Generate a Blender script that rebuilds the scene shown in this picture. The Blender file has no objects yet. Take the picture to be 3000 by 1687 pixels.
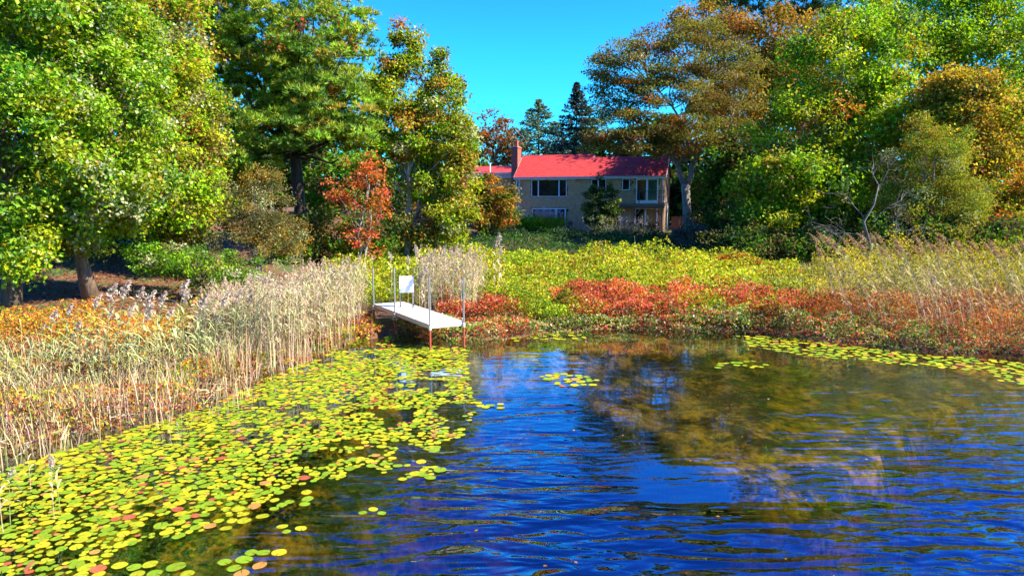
import bpy, math
import numpy as np
from mathutils import Vector, Matrix

# ------------------------------------------------------------------ camera, sky, sun, exposure
SC = bpy.context.scene
COL = SC.collection
F, CX, CY, H, Y0 = 2050.0, 1500.0, 843.5, 4.1, 595.0      # focal length in photo pixels, picture centre, eye height, horizon row
PITCH = math.atan((CY - Y0) / F)
cam_d = bpy.data.cameras.new("camera"); cam_d.sensor_width = 36; cam_d.lens = 36 * F / 3000
cam_d.clip_start = 0.1; cam_d.clip_end = 3000
cam = bpy.data.objects.new("camera", cam_d); COL.objects.link(cam)
cam.location = (0, 0, H); cam.rotation_euler = (math.pi / 2 - PITCH, 0, 0)
SC.camera = cam

SUN_AZ, SUN_EL = math.radians(-15), math.radians(40)       # azimuth from +X towards +Y
SUN = np.array([math.cos(SUN_EL) * math.cos(SUN_AZ), math.cos(SUN_EL) * math.sin(SUN_AZ), math.sin(SUN_EL)])
w = bpy.data.worlds.new("World"); SC.world = w; w.use_nodes = True
nt = w.node_tree; nt.nodes.clear()
sky = nt.nodes.new("ShaderNodeTexSky"); sky.sky_type = 'NISHITA'; sky.sun_disc = False
sky.sun_elevation = SUN_EL; sky.sun_rotation = math.pi / 2 - SUN_AZ
sky.air_density = 1.0; sky.dust_density = 0.3; sky.ozone_density = 3.0
hs = nt.nodes.new("ShaderNodeHueSaturation"); hs.inputs["Saturation"].default_value = 1.25
tint = nt.nodes.new("ShaderNodeMix"); tint.data_type = 'RGBA'; tint.blend_type = 'MULTIPLY'
tint.inputs[0].default_value = 1.0
sep = nt.nodes.new("ShaderNodeSeparateXYZ"); mrz = nt.nodes.new("ShaderNodeMapRange")
tcw = nt.nodes.new("ShaderNodeTexCoord"); mrz.inputs[1].default_value = 0.20; mrz.inputs[2].default_value = 0.46
dep = nt.nodes.new("ShaderNodeMix"); dep.data_type = 'RGBA'                      # clear autumn sky: cyan low down, deep blue overhead
dep.inputs[6].default_value = (0.17, 1.12, 1.62, 1); dep.inputs[7].default_value = (0.26, 0.66, 1.75, 1)
nt.links.new(tcw.outputs["Generated"], sep.inputs[0]); nt.links.new(sep.outputs[2], mrz.inputs[0]); nt.links.new(mrz.outputs[0], dep.inputs[0]); nt.links.new(dep.outputs[2], tint.inputs[7])
bg = nt.nodes.new("ShaderNodeBackground"); bg.inputs["Strength"].default_value = 0.078
wo = nt.nodes.new("ShaderNodeOutputWorld")
nt.links.new(sky.outputs[0], hs.inputs["Color"]); nt.links.new(hs.outputs[0], tint.inputs[6])
nt.links.new(tint.outputs[2], bg.inputs["Color"]); nt.links.new(bg.outputs[0], wo.inputs[0])
sd = bpy.data.lights.new("sun", 'SUN'); sd.energy = 5.0; sd.angle = math.radians(0.5); sd.color = (1.0, 0.90, 0.70)
so = bpy.data.objects.new("sun", sd); COL.objects.link(so)
so.rotation_euler = Vector((-SUN[0], -SUN[1], -SUN[2])).to_track_quat('-Z', 'Y').to_euler()
SC.view_settings.view_transform = 'Standard'; SC.view_settings.look = 'None'
SC.view_settings.gamma = 1; SC.view_settings.use_curve_mapping = False
SC.view_settings.exposure = 1.6
SC.cycles.use_adaptive_sampling = True; SC.cycles.adaptive_threshold = .03
SC.cycles.max_bounces = 4; SC.cycles.diffuse_bounces = 2; SC.cycles.glossy_bounces = 2; SC.cycles.transmission_bounces = 2; SC.cycles.transparent_max_bounces = 6
SC.cycles.caustics_reflective = False; SC.cycles.caustics_refractive = False

# ------------------------------------------------------------------ helpers
cP, sP = math.cos(PITCH), math.sin(PITCH)
def ray(u, v):
    x = (u - CX) / F; y = (CY - v) / F
    return np.array([x, cP + y * sP, -sP + y * cP])
def at(u, v, Y):
    r = ray(u, v); t = Y / r[1]
    return np.array([r[0] * t, Y, H + r[2] * t])
def gz(u, v, z=0.0):
    r = ray(u, v); t = (z - H) / r[2]
    return np.array([r[0] * t, r[1] * t, z])
def sstep(a, b, x):
    t = np.clip((x - a) / (b - a), 0, 1); return t * t * (3 - 2 * t)
_lat = np.random.default_rng(5).random((64, 256, 256)).astype(np.float32)
def vnoise(x, y, scale, seed=0):
    x = np.asarray(x, float) / scale + 77.3 * seed; y = np.asarray(y, float) / scale + 31.7 * seed
    xi = np.floor(x).astype(int); yi = np.floor(y).astype(int)
    fx = x - xi; fy = y - yi; fx = fx * fx * (3 - 2 * fx); fy = fy * fy * (3 - 2 * fy)
    L = _lat[seed % 64]; g = lambda i, j: L[i % 256, j % 256]
    return (g(xi, yi) * (1 - fx) + g(xi + 1, yi) * fx) * (1 - fy) + (g(xi, yi + 1) * (1 - fx) + g(xi + 1, yi + 1) * fx) * fy

def tag(o, label=None, cat=None, group=None, kind=None):
    if label: o["label"] = label
    if cat: o["category"] = cat
    if group: o["group"] = group
    if kind: o["kind"] = kind
    return o
def empty(name, loc=(0, 0, 0), rz=0, parent=None):
    o = bpy.data.objects.new(name, None); COL.objects.link(o)
    o.location = loc; o.rotation_euler = (0, 0, rz); o.empty_display_size = 0.2
    if parent: o.parent = parent
    return o
def link(name, me, parent=None, loc=None):
    o = bpy.data.objects.new(name, me); COL.objects.link(o)
    if parent: o.parent = parent
    if loc is not None: o.location = loc
    return o
def np_mesh(name, V, faces, mat, colors=None, smooth=False):
    """V (n,3); faces list of (m,k) int arrays; colors (sum m,3) per face"""
    me = bpy.data.meshes.new(name)
    V = np.asarray(V, np.float32); faces = [np.asarray(f, np.int32) for f in faces if len(f)]
    nl = sum(f.size for f in faces); nf = sum(len(f) for f in faces)
    me.vertices.add(len(V)); me.vertices.foreach_set("co", V.ravel())
    me.loops.add(nl); me.loops.foreach_set("vertex_index", np.concatenate([f.ravel() for f in faces]))
    me.polygons.add(nf)
    tot = np.concatenate([np.full(len(f), f.shape[1], np.int32) for f in faces])
    st = np.zeros(nf, np.int32); st[1:] = np.cumsum(tot)[:-1]
    me.polygons.foreach_set("loop_start", st)
    try: me.polygons.foreach_set("loop_total", tot)
    except Exception: pass
    me.polygons.foreach_set("use_smooth", np.full(nf, smooth, bool))
    if colors is not None:
        a = me.attributes.new("Col", 'FLOAT_COLOR', 'FACE')
        c = np.ones((nf, 4), np.float32); c[:, :3] = colors
        a.data.foreach_set("color", c.ravel())
    me.materials.append(mat); me.update(calc_edges=True); me.validate()
    return me

class MB:
    def __init__(s): s.v = []; s.q = []; s.t = []; s.n = 0; s.sm = False
    def _add(s, V, q=(), t=()):
        V = np.asarray(V, float).reshape(-1, 3); s.v.append(V)
        if len(q): s.q.append(np.asarray(q, int) + s.n)
        if len(t): s.t.append(np.asarray(t, int) + s.n)
        s.n += len(V); return s
    def box(s, x0, x1, y0, y1, z0, z1):
        V = [(x, y, z) for x in (x0, x1) for y in (y0, y1) for z in (z0, z1)]
        return s._add(V, q=[(0, 1, 3, 2), (4, 6, 7, 5), (0, 4, 5, 1), (2, 3, 7, 6), (0, 2, 6, 4), (1, 5, 7, 3)])
    def prism(s, pts, axis_vec):
        """pts: planar polygon of 4 (3d), extruded by axis_vec"""
        P = np.asarray(pts, float); Q = P + np.asarray(axis_vec, float); k = len(P)
        V = np.vstack([P, Q]); q = [(i, (i + 1) % k, k + (i + 1) % k, k + i) for i in range(k)]
        if k == 4: q += [(3, 2, 1, 0), (4, 5, 6, 7)]; return s._add(V, q=q)
        t = []
        for i in range(1, k - 1): t += [(0, i + 1, i), (k, k + i, k + i + 1)]
        return s._add(V, q=q, t=t)
    def tube(s, pts, rad, n=6, cap=True):
        P = np.asarray(pts, float); m = len(P); rad = np.broadcast_to(np.asarray(rad, float), (m,))
        T = np.gradient(P, axis=0); T /= np.linalg.norm(T, axis=1)[:, None] + 1e-9
        ref = np.array([0., 0, 1]) if abs(T[:, 2]).mean() < .9 else np.array([1., 0, 0])
        A = np.cross(T, ref); A /= np.linalg.norm(A, axis=1)[:, None] + 1e-9; B = np.cross(T, A)
        an = np.arange(n) * 2 * np.pi / n
        V = P[:, None] + rad[:, None, None] * (np.cos(an)[None, :, None] * A[:, None] + np.sin(an)[None, :, None] * B[:, None])
        i = np.arange(m - 1)[:, None] * n; j = np.arange(n)[None]; j2 = (j + 1) % n
        q = np.stack([i + j, i + j2, i + n + j2, i + n + j], -1).reshape(-1, 4)
        V = V.reshape(-1, 3); t = []
        if cap:
            V = np.vstack([V, P[:1], P[-1:]]); c0, c1 = m * n, m * n + 1
            for k in range(n): t += [(c0, (k + 1) % n, k), (c1, (m - 1) * n + k, (m - 1) * n + (k + 1) % n)]
        return s._add(V, q=q, t=t)
    def lathe(s, prof, n=16, c=(0, 0, 0)):
        an = np.arange(n) * 2 * np.pi / n
        V = np.array([[(r * math.cos(a) + c[0], r * math.sin(a) + c[1], z + c[2]) for a in an] for r, z in prof]).reshape(-1, 3)
        q = [(i * n + k, i * n + (k + 1) % n, (i + 1) * n + (k + 1) % n, (i + 1) * n + k) for i in range(len(prof) - 1) for k in range(n)]
        return s._add(V, q=q)
    def mesh(s, name, mat, smooth=False):
        return np_mesh(name, np.vstack(s.v), [np.vstack(s.q) if s.q else [], np.vstack(s.t) if s.t else []], mat, smooth=smooth)
    def build(s, name, mat, parent=None, smooth=False, loc=None):
        return link(name, s.mesh(name, mat, smooth), parent, loc)

# ------------------------------------------------------------------ materials
def newmat(name):
    m = bpy.data.materials.new(name); m.use_nodes = True
    t = m.node_tree; t.nodes.clear(); out = t.nodes.new("ShaderNodeOutputMaterial")
    return m, t, out
def N(t, kind, **kw):
    n = t.nodes.new(kind)
    for k, v in kw.items():
        if k in n.inputs.keys(): n.inputs[k].default_value = v
        else: setattr(n, k, v)
    return n
def plain(name, col, rough=.6, metal=0, spec=.5, vary=.15, scale=6.0, bump=0.0, bscale=40.0):
    m, t, out = newmat(name)
    b = N(t, "ShaderNodeBsdfPrincipled", Roughness=rough, Metallic=metal); b.inputs["Specular IOR Level"].default_value = spec
    tc = N(t, "ShaderNodeTexCoord"); no = N(t, "ShaderNodeTexNoise", Scale=scale, Detail=5.0)
    t.links.new(tc.outputs["Object"], no.inputs["Vector"])
    mx = N(t, "ShaderNodeMix", data_type='RGBA')
    mx.inputs[6].default_value = (*[c * (1 - vary) for c in col], 1); mx.inputs[7].default_value = (*[min(1, c * (1 + vary)) for c in col], 1)
    t.links.new(no.outputs[0], mx.inputs[0]); t.links.new(mx.outputs[2], b.inputs["Base Color"])
    if bump:
        n2 = N(t, "ShaderNodeTexNoise", Scale=bscale, Detail=4.0); t.links.new(tc.outputs["Object"], n2.inputs["Vector"])
        bp = N(t, "ShaderNodeBump", Strength=bump, Distance=.02); t.links.new(n2.outputs[0], bp.inputs["Height"]); t.links.new(bp.outputs[0], b.inputs["Normal"])
    t.links.new(b.outputs[0], out.inputs[0]); return m
def leafmat(name, trans=.35, gloss=.06, rough=.35, tboost=(1.15, 1.1, .6)):
    m, t, out = newmat(name)
    at_ = N(t, "ShaderNodeAttribute", attribute_name="Col")
    d = N(t, "ShaderNodeBsdfDiffuse"); tr = N(t, "ShaderNodeBsdfTranslucent"); g = N(t, "ShaderNodeBsdfGlossy", Roughness=rough)
    g.inputs[0].default_value = (1, 1, 1, 1)
    mu = N(t, "ShaderNodeMix", data_type='RGBA', blend_type='MULTIPLY'); mu.inputs[0].default_value = 1; mu.inputs[7].default_value = (*tboost, 1)
    t.links.new(at_.outputs[0], mu.inputs[6]); t.links.new(mu.outputs[2], tr.inputs[0]); t.links.new(at_.outputs[0], d.inputs[0])
    m1 = N(t, "ShaderNodeMixShader"); m1.inputs[0].default_value = trans; m2 = N(t, "ShaderNodeMixShader"); m2.inputs[0].default_value = gloss
    t.links.new(d.outputs[0], m1.inputs[1]); t.links.new(tr.outputs[0], m1.inputs[2])
    t.links.new(m1.outputs[0], m2.inputs[1]); t.links.new(g.outputs[0], m2.inputs[2]); t.links.new(m2.outputs[0], out.inputs[0])
    return m
M_LEAF = leafmat("leaf", .40, .008, .6)
M_SHINY = leafmat("glossy_leaf", .46, .018, .5)
M_NEEDLE = leafmat("needle", .25, .02, .6)
M_REED = leafmat("dry_reed", .25, .02, .6, (1, 1, .9))
M_PAD = leafmat("lily_leaf", .1, .03, .45)
_t = M_PAD.node_tree; _a = next(n for n in _t.nodes if n.type == 'ATTRIBUTE'); _tc = N(_t, "ShaderNodeNewGeometry"); _n = N(_t, "ShaderNodeTexNoise", Scale=14.0, Detail=5.0, Roughness=.7)
_r = N(_t, "ShaderNodeMapRange"); _r.inputs[1].default_value = .54; _r.inputs[2].default_value = .74; _r.inputs[4].default_value = .75; _m = N(_t, "ShaderNodeMix", data_type='RGBA'); _m.inputs[7].default_value = (.42, .20, .03, 1)
_t.links.new(_tc.outputs["Position"], _n.inputs["Vector"]); _t.links.new(_n.outputs[0], _r.inputs[0]); _t.links.new(_r.outputs[0], _m.inputs[0]); _t.links.new(_a.outputs[0], _m.inputs[6])
for _l in [l for l in _t.links if l.from_node == _a and l.to_node != _m]: _d = _l.to_socket; _t.links.remove(_l); _t.links.new(_m.outputs[2], _d)
_b = N(_t, "ShaderNodeBump", Strength=.5, Distance=.02); _n2 = N(_t, "ShaderNodeTexNoise", Scale=22.0, Detail=2.0); _t.links.new(_tc.outputs["Position"], _n2.inputs["Vector"]); _t.links.new(_n2.outputs[0], _b.inputs["Height"])
for _q in _t.nodes:
    if _q.type in ('BSDF_DIFFUSE', 'BSDF_GLOSSY'): _t.links.new(_b.outputs[0], _q.inputs["Normal"])
def bark(name, c1, c2, scale=9):
    m, t, out = newmat(name)
    b = N(t, "ShaderNodeBsdfPrincipled", Roughness=.9); tc = N(t, "ShaderNodeTexCoord")
    mp = N(t, "ShaderNodeMapping"); mp.inputs["Scale"].default_value = (1, 1, .25)
    no = N(t, "ShaderNodeTexNoise", Scale=scale, Detail=8.0, Roughness=.7); cr = N(t, "ShaderNodeValToRGB")
    cr.color_ramp.elements[0].position = .35; cr.color_ramp.elements[1].position = .65
    cr.color_ramp.elements[0].color = (*c1, 1); cr.color_ramp.elements[1].color = (*c2, 1)
    bp = N(t, "ShaderNodeBump", Strength=.8, Distance=.03)
    t.links.new(tc.outputs["Object"], mp.inputs[0]); t.links.new(mp.outputs[0], no.inputs["Vector"]); t.links.new(no.outputs[0], cr.inputs[0])
    t.links.new(cr.outputs[0], b.inputs["Base Color"]); t.links.new(no.outputs[0], bp.inputs["Height"]); t.links.new(bp.outputs[0], b.inputs["Normal"])
    t.links.new(b.outputs[0], out.inputs[0]); return m
B_BROWN = bark("brown_bark", (.06, .04, .025), (.25, .17, .11))
B_DARK = bark("dark_bark", (.02, .014, .01), (.08, .055, .04))
B_GREY = bark("grey_bark", (.12, .10, .085), (.34, .30, .26))
B_PALE = bark("pale_bark", (.12, .10, .08), (.48, .44, .38), 6)
B_DEAD = bark("dead_wood", (.07, .06, .05), (.19, .17, .15))

# ------------------------------------------------------------------ ground, pond bed, water
SHORE = np.array([(-60, 2), (-30, 6), (-14, 9.6), (-8.43, 11.1), (-7.45, 12.3), (-6.5, 14.1), (-5.96, 17.1), (-5.0, 20.0), (-4.0, 21.4), (-3.0, 21.2),
                  (-1.9, 20.9), (-1.0, 20.5), (.3, 21.1), (1.1, 22.1), (3.3, 22.4), (5.5, 22.2), (7.6, 21.9), (9.95, 20.05), (11.3, 18.9), (13.0, 18.6), (16, 16.5), (30, 12), (60, 10)], float)
PONDPOLY = np.vstack([SHORE, [(60, -90), (-60, -90)]])
def inside(poly, x, y):
    c = np.zeros(np.shape(x), bool); n = len(poly)
    for i in range(n):
        x0, y0 = poly[i]; x1, y1 = poly[(i + 1) % n]
        if y0 == y1: continue
        c ^= ((y0 > y) != (y1 > y)) & (x < (x1 - x0) * (y - y0) / (y1 - y0) + x0)
    return c
def shore_d(x, y):
    x = np.asarray(x, float); y = np.asarray(y, float); d = np.full(x.shape, 1e9); P = PONDPOLY; n = len(P)
    for i in range(n):
        a = P[i]; b = P[(i + 1) % n]; ab = b - a; t = np.clip(((x - a[0]) * ab[0] + (y - a[1]) * ab[1]) / (ab @ ab), 0, 1)
        d = np.minimum(d, np.hypot(x - a[0] - t * ab[0], y - a[1] - t * ab[1]))
    d = np.where(inside(P, x, y), -d, d)
    return d + ((vnoise(x, y, 1.1, 3) - .5) * .5 + (vnoise(x, y, .5, 5) - .5) * .9 * sstep(-3, -5.5, x)) * sstep(0, .5, 1.2 - abs(d) * .2)
def poly_d(P, x, y):
    x = np.asarray(x, float); y = np.asarray(y, float); d = np.full(x.shape, 1e9); n = len(P)
    for i in range(n):
        a = P[i]; b = P[(i + 1) % n]; ab = b - a; q = np.clip(((x - a[0]) * ab[0] + (y - a[1]) * ab[1]) / (ab @ ab), 0, 1)
        d = np.minimum(d, np.hypot(x - a[0] - q * ab[0], y - a[1] - q * ab[1]))
    return np.where(inside(P, x, y), d, -d) + (vnoise(x, y, 1.3, 8) - .5) * .9
BAR = np.array([gz(u, v, -.3)[:2] for u, v in ((1560, 1110), (2000, 1040), (2500, 1060), (3000, 1120), (2750, 1230), (2640, 1380), (2420, 1450), (2120, 1455), (1960, 1370), (1860, 1240))])
BAR2 = np.array([gz(u, v, -.3)[:2] for u, v in ((900, 1520), (1080, 1430), (1420, 1385), (1460, 1405), (1200, 1470), (960, 1540))])
def ground(x, y):
    d = shore_d(x, y)
    land = .12 * (1 - np.exp(-np.maximum(d, 0) / .6)) + .12 * sstep(1, 9, d) + 1.08 * sstep(42, 66, y) * sstep(-70, -4, -abs(np.asarray(x) - 5) + 5)
    land = land + sstep(-5, -12, x) * .085 * np.clip(d - 2, 0, 30) + (vnoise(x, y, 2.2, 4) - .5) * .12 * sstep(1, 4, d)
    land = land + 1.2 * sstep(90, 200, y)
    bar = sstep(-.35, .5, poly_d(BAR, x, y)) + .62 * sstep(-1.0, .4, -np.asarray(x) - .12 * (np.asarray(y) - 8) - 2.9)
    deep = .12 + 2.6 * sstep(1.5, 8, -d); bed = -(deep * (1 - np.clip(bar, 0, 1)) + np.minimum(deep, .34) * np.clip(bar, 0, 1)) - .16 * vnoise(x, y, .9, 6)
    return np.where(d > 0, land, bed)
def graded(a, b, n, focus, k):
    t = np.linspace(-1, 1, n); s = np.sinh(k * t) / math.sinh(k)
    return np.where(s < 0, focus + (focus - a) * s, focus + (b - focus) * s)
gx = graded(-420, 420, 300, 0, 4.6); gy = graded(-90, 520, 320, 15, 5.0)
GX, GY = np.meshgrid(gx, gy); GZ = ground(GX, GY)
V = np.stack([GX, GY, GZ], -1).reshape(-1, 3); nx = len(gx)
ii, jj = np.meshgrid(np.arange(len(gy) - 1), np.arange(nx - 1), indexing='ij')
Q = np.stack([ii * nx + jj, ii * nx + jj + 1, (ii + 1) * nx + jj + 1, (ii + 1) * nx + jj], -1).reshape(-1, 4)
wet = (V[Q, 2].max(1) < 0.0)

m, t, out = newmat("leaf_litter_ground")
b = N(t, "ShaderNodeBsdfPrincipled", Roughness=.95); tc = N(t, "ShaderNodeTexCoord")
n1 = N(t, "ShaderNodeTexNoise", Scale=.7, Detail=6.0); n2 = N(t, "ShaderNodeTexVoronoi", Scale=9.0); n3 = N(t, "ShaderNodeTexNoise", Scale=7.0, Detail=8.0, Roughness=.8)
for n_ in (n1, n2, n3): t.links.new(tc.outputs["Object"], n_.inputs["Vector"])
r1 = N(t, "ShaderNodeValToRGB"); e = r1.color_ramp.elements
e[0].position = .3; e[0].color = (.035, .022, .012, 1); e[1].position = .62; e[1].color = (.20, .085, .035, 1)
x_ = e.new(.78); x_.color = (.34, .16, .06, 1)
t.links.new(n3.outputs[0], r1.inputs[0])
g_ = N(t, "ShaderNodeMix", data_type='RGBA'); g_.inputs[7].default_value = (.05, .09, .015, 1)
r2 = N(t, "ShaderNodeValToRGB"); r2.color_ramp.elements[0].position = .5; r2.color_ramp.elements[1].position = .62
t.links.new(n1.outputs[0], r2.inputs[0]); t.links.new(r2.outputs[0], g_.inputs[0]); t.links.new(r1.outputs[0], g_.inputs[6])
t.links.new(g_.outputs[2], b.inputs["Base Color"])
bp = N(t, "ShaderNodeBump", Strength=.7, Distance=.05); t.links.new(n3.outputs[0], bp.inputs["Height"]); t.links.new(bp.outputs[0], b.inputs["Normal"])
t.links.new(b.outputs[0], out.inputs[0]); M_GROUND = m

m, t, out = newmat("pond_bed_algae")
b = N(t, "ShaderNodeBsdfPrincipled", Roughness=1.0); tc = N(t, "ShaderNodeTexCoord")
n1 = N(t, "ShaderNodeTexNoise", Scale=1.5, Detail=9.0, Roughness=.74, Distortion=.3); n3 = N(t, "ShaderNodeTexNoise", Scale=9.0, Detail=6.0, Roughness=.75)
mp = N(t, "ShaderNodeMapping"); mp.inputs["Scale"].default_value = (1, .7, 1)
t.links.new(tc.outputs["Object"], mp.inputs[0])
for n_ in (n1, n3): t.links.new(mp.outputs[0], n_.inputs["Vector"])
r1 = N(t, "ShaderNodeValToRGB"); e = r1.color_ramp.elements
e[0].position = .46; e[0].color = (.014, .016, .003, 1); e[1].position = .64; e[1].color = (.54, .40, .02, 1)
x_ = e.new(.53); x_.color = (.19, .15, .010, 1)
ad = N(t, "ShaderNodeMath", operation='MULTIPLY_ADD'); ad.inputs[1].default_value = .35
su = N(t, "ShaderNodeMath", operation='SUBTRACT'); su.inputs[1].default_value = .5
t.links.new(n3.outputs[0], su.inputs[0]); t.links.new(su.outputs[0], ad.inputs[0]); t.links.new(n1.outputs[0], ad.inputs[2]); t.links.new(ad.outputs[0], r1.inputs[0])
t.links.new(r1.outputs[0], b.inputs["Base Color"]); t.links.new(b.outputs[0], out.inputs[0]); M_BED = m

tag(link("ground", np_mesh("ground", V, [Q[~wet]], M_GROUND, smooth=True)), kind="structure")
tag(link("pond_bed", np_mesh("pond_bed", V, [Q[wet]], M_BED, smooth=True)), kind="structure")

m, t, out = newmat("pond_water")
tc = N(t, "ShaderNodeTexCoord")
def wave(scale, sx, sy, rot, detail=2.0, dist=.4):
    mp = N(t, "ShaderNodeMapping"); mp.inputs["Scale"].default_value = (sx, sy, 1); mp.inputs["Rotation"].default_value = (0, 0, math.radians(rot))
    n = N(t, "ShaderNodeTexNoise", Scale=scale, Detail=detail, Roughness=.45, Distortion=dist)
    t.links.new(tc.outputs["Object"], mp.inputs[0]); t.links.new(mp.outputs[0], n.inputs["Vector"]); return n
w1 = wave(1.0, .62, 2.2, -15, 1.0, .9); w2 = wave(1.0, 2.3, 5.6, 12, 1.0, .6); w3 = wave(1.0, 4, 11, -8, 1.0)
sx = N(t, "ShaderNodeSeparateXYZ"); t.links.new(tc.outputs["Object"], sx.inputs[0])
def mr(src, a, b_, c, d):
    n = N(t, "ShaderNodeMapRange"); n.interpolation_type = 'SMOOTHSTEP'
    for i, vv in zip((1, 2, 3, 4), (a, b_, c, d)): n.inputs[i].default_value = vv
    t.links.new(src, n.inputs[0]); return n.outputs[0]
def mth(op, a, b_):
    n = N(t, "ShaderNodeMath", operation=op)
    for i, q in enumerate((a, b_)):
        if isinstance(q, (int, float)): n.inputs[i].default_value = q
        else: t.links.new(q, n.inputs[i])
    return n.outputs[0]
bx = mth('MULTIPLY', mr(sx.outputs[0], .9, 2.0, 0.0, 1.0), mr(sx.outputs[0], 4.0, 6.2, 1.0, 0.0))           # sheltered water over the shallow bar
by = mth('MULTIPLY', mr(sx.outputs[1], 8.3, 9.3, 0.0, 1.0), mr(sx.outputs[1], 15, 18, 1.0, .6))
shel = mth('SUBTRACT', 1.0, mth('MULTIPLY', mth('MULTIPLY', bx, by), .93))
calm = mth('MULTIPLY', mth('MULTIPLY', mth('ADD', mr(sx.outputs[1], 8.6, 12.5, .85, .0), mr(sx.outputs[1], 11, 19.5, .42, .085)), mr(sx.outputs[0], -3.2, -.6, .10, 1.0)), shel)
hgt = mth('ADD', mth('MULTIPLY', w1.outputs[0], .10), mth('ADD', mth('MULTIPLY', w2.outputs[0], mr(sx.outputs[0], 0, 4.5, .022, .034)), mth('MULTIPLY', w3.outputs[0], mr(sx.outputs[0], 0, 5, .0006, .003))))
hgt = mth('MULTIPLY', hgt, calm)
bp = N(t, "ShaderNodeBump", Strength=1.0, Distance=1.0); t.links.new(hgt, bp.inputs["Height"])
fr = N(t, "ShaderNodeFresnel", IOR=1.5); t.links.new(bp.outputs[0], fr.inputs["Normal"])
geo = N(t, "ShaderNodeNewGeometry"); t.links.new(mth("SUBTRACT", 1.5, mth("MULTIPLY", geo.outputs["Backfacing"], 1.5 - 1 / 1.5)), fr.inputs["IOR"]); frb = mth("MINIMUM", mth("POWER", fr.outputs[0], .52), .92)
gl = N(t, "ShaderNodeBsdfGlossy", Roughness=.02); gl.inputs[0].default_value = (.6, .84, 1, 1); t.links.new(bp.outputs[0], gl.inputs["Normal"])
tr = N(t, "ShaderNodeBsdfTransparent"); tr.inputs[0].default_value = (.97, .93, .84, 1)
ms = N(t, "ShaderNodeMixShader"); t.links.new(frb, ms.inputs[0]); t.links.new(tr.outputs[0], ms.inputs[1]); t.links.new(gl.outputs[0], ms.inputs[2])
t.links.new(ms.outputs[0], out.inputs[0]); M_WATER = m
va = N(t, "ShaderNodeVolumeAbsorption", Density=1.1); va.inputs["Color"].default_value = (.61, .55, .20, 1); t.links.new(va.outputs[0], out.inputs["Volume"])
tag(MB().box(-70, 70, -90, 30, -4, 0).build("pond_water", M_WATER), kind="structure")

# ------------------------------------------------------------------ house
A = math.radians(18)
P0 = at(1512, 600, 74)
M_SHING = None
def shingle_mat(name, cols):
    m, t, out = newmat(name)
    b = N(t, "ShaderNodeBsdfPrincipled", Roughness=.85); a_ = N(t, "ShaderNodeAttribute", attribute_name="Col")
    tc = N(t, "ShaderNodeTexCoord"); no = N(t, "ShaderNodeTexNoise", Scale=5.0, Detail=6.0)
    t.links.new(tc.outputs["Object"], no.inputs["Vector"])
    rp = N(t, "ShaderNodeMapRange"); rp.inputs[1].default_value = .3; rp.inputs[2].default_value = .7; rp.inputs[3].default_value = .86; rp.inputs[4].default_value = 1.1
    t.links.new(no.outputs[0], rp.inputs[0]); mu = N(t, "ShaderNodeVectorMath", operation='SCALE')
    t.links.new(a_.outputs[0], mu.inputs[0]); t.links.new(rp.outputs[0], mu.inputs["Scale"]); t.links.new(mu.outputs[0], b.inputs["Base Color"])
    t.links.new(b.outputs[0], out.inputs[0]); return m
M_SHING = shingle_mat("cedar_shingle", None)
M_WALL = plain("sheathing", (.16, .11, .075), .9)
M_ROOF = shingle_mat("red_asphalt_shingle", None)
M_WHITE = plain("white_paint", (.80, .80, .80), .5, vary=.05)
M_GUTTER = plain("grey_gutter", (.42, .45, .44), .45, vary=.06)
M_GLASS = plain("window_glass", (.010, .012, .016), .05, spec=.5, vary=.3, scale=1.0)
M_WOOD = plain("weathered_deck_wood", (.20, .145, .10), .85, bump=.3)
M_BLACK = plain("black_metal", (.02, .02, .022), .45)
M_BROWNFENCE = plain("stained_fence_wood", (.16, .075, .05), .85, bump=.3)
M_REFLPANE = plain("yellow_reflection_pane", (.30, .17, .03), .5)  # yellowish reflection in the patio door pane, put into its base colour
m, t, out = newmat("chimney_brick")
b = N(t, "ShaderNodeBsdfPrincipled", Roughness=.9); tc = N(t, "ShaderNodeTexCoord"); mp = N(t, "ShaderNodeMapping"); mp.inputs["Rotation"].default_value = (math.pi / 2, 0, 0)
br = N(t, "ShaderNodeTexBrick"); br.inputs["Color1"].default_value = (.34, .055, .03, 1); br.inputs["Color2"].default_value = (.20, .04, .03, 1); br.inputs["Mortar"].default_value = (.22, .17, .14, 1)
br.inputs["Scale"].default_value = 1; br.inputs["Brick Width"].default_value = .22; br.inputs["Row Height"].default_value = .075; br.inputs["Mortar Size"].default_value = .008
cb = N(t, "ShaderNodeCombineXYZ"); sp_ = N(t, "ShaderNodeSeparateXYZ"); ad = N(t, "ShaderNodeMath", operation='ADD')
t.links.new(tc.outputs["Object"], sp_.inputs[0]); t.links.new(sp_.outputs[0], ad.inputs[0]); t.links.new(sp_.outputs[1], ad.inputs[1])
t.links.new(ad.outputs[0], cb.inputs[0]); t.links.new(sp_.outputs[2], cb.inputs[1]); t.links.new(cb.outputs[0], br.inputs["Vector"])
t.links.new(br.outputs[0], b.inputs["Base Color"]); t.links.new(b.outputs[0], out.inputs[0]); M_BRICK = m

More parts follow.
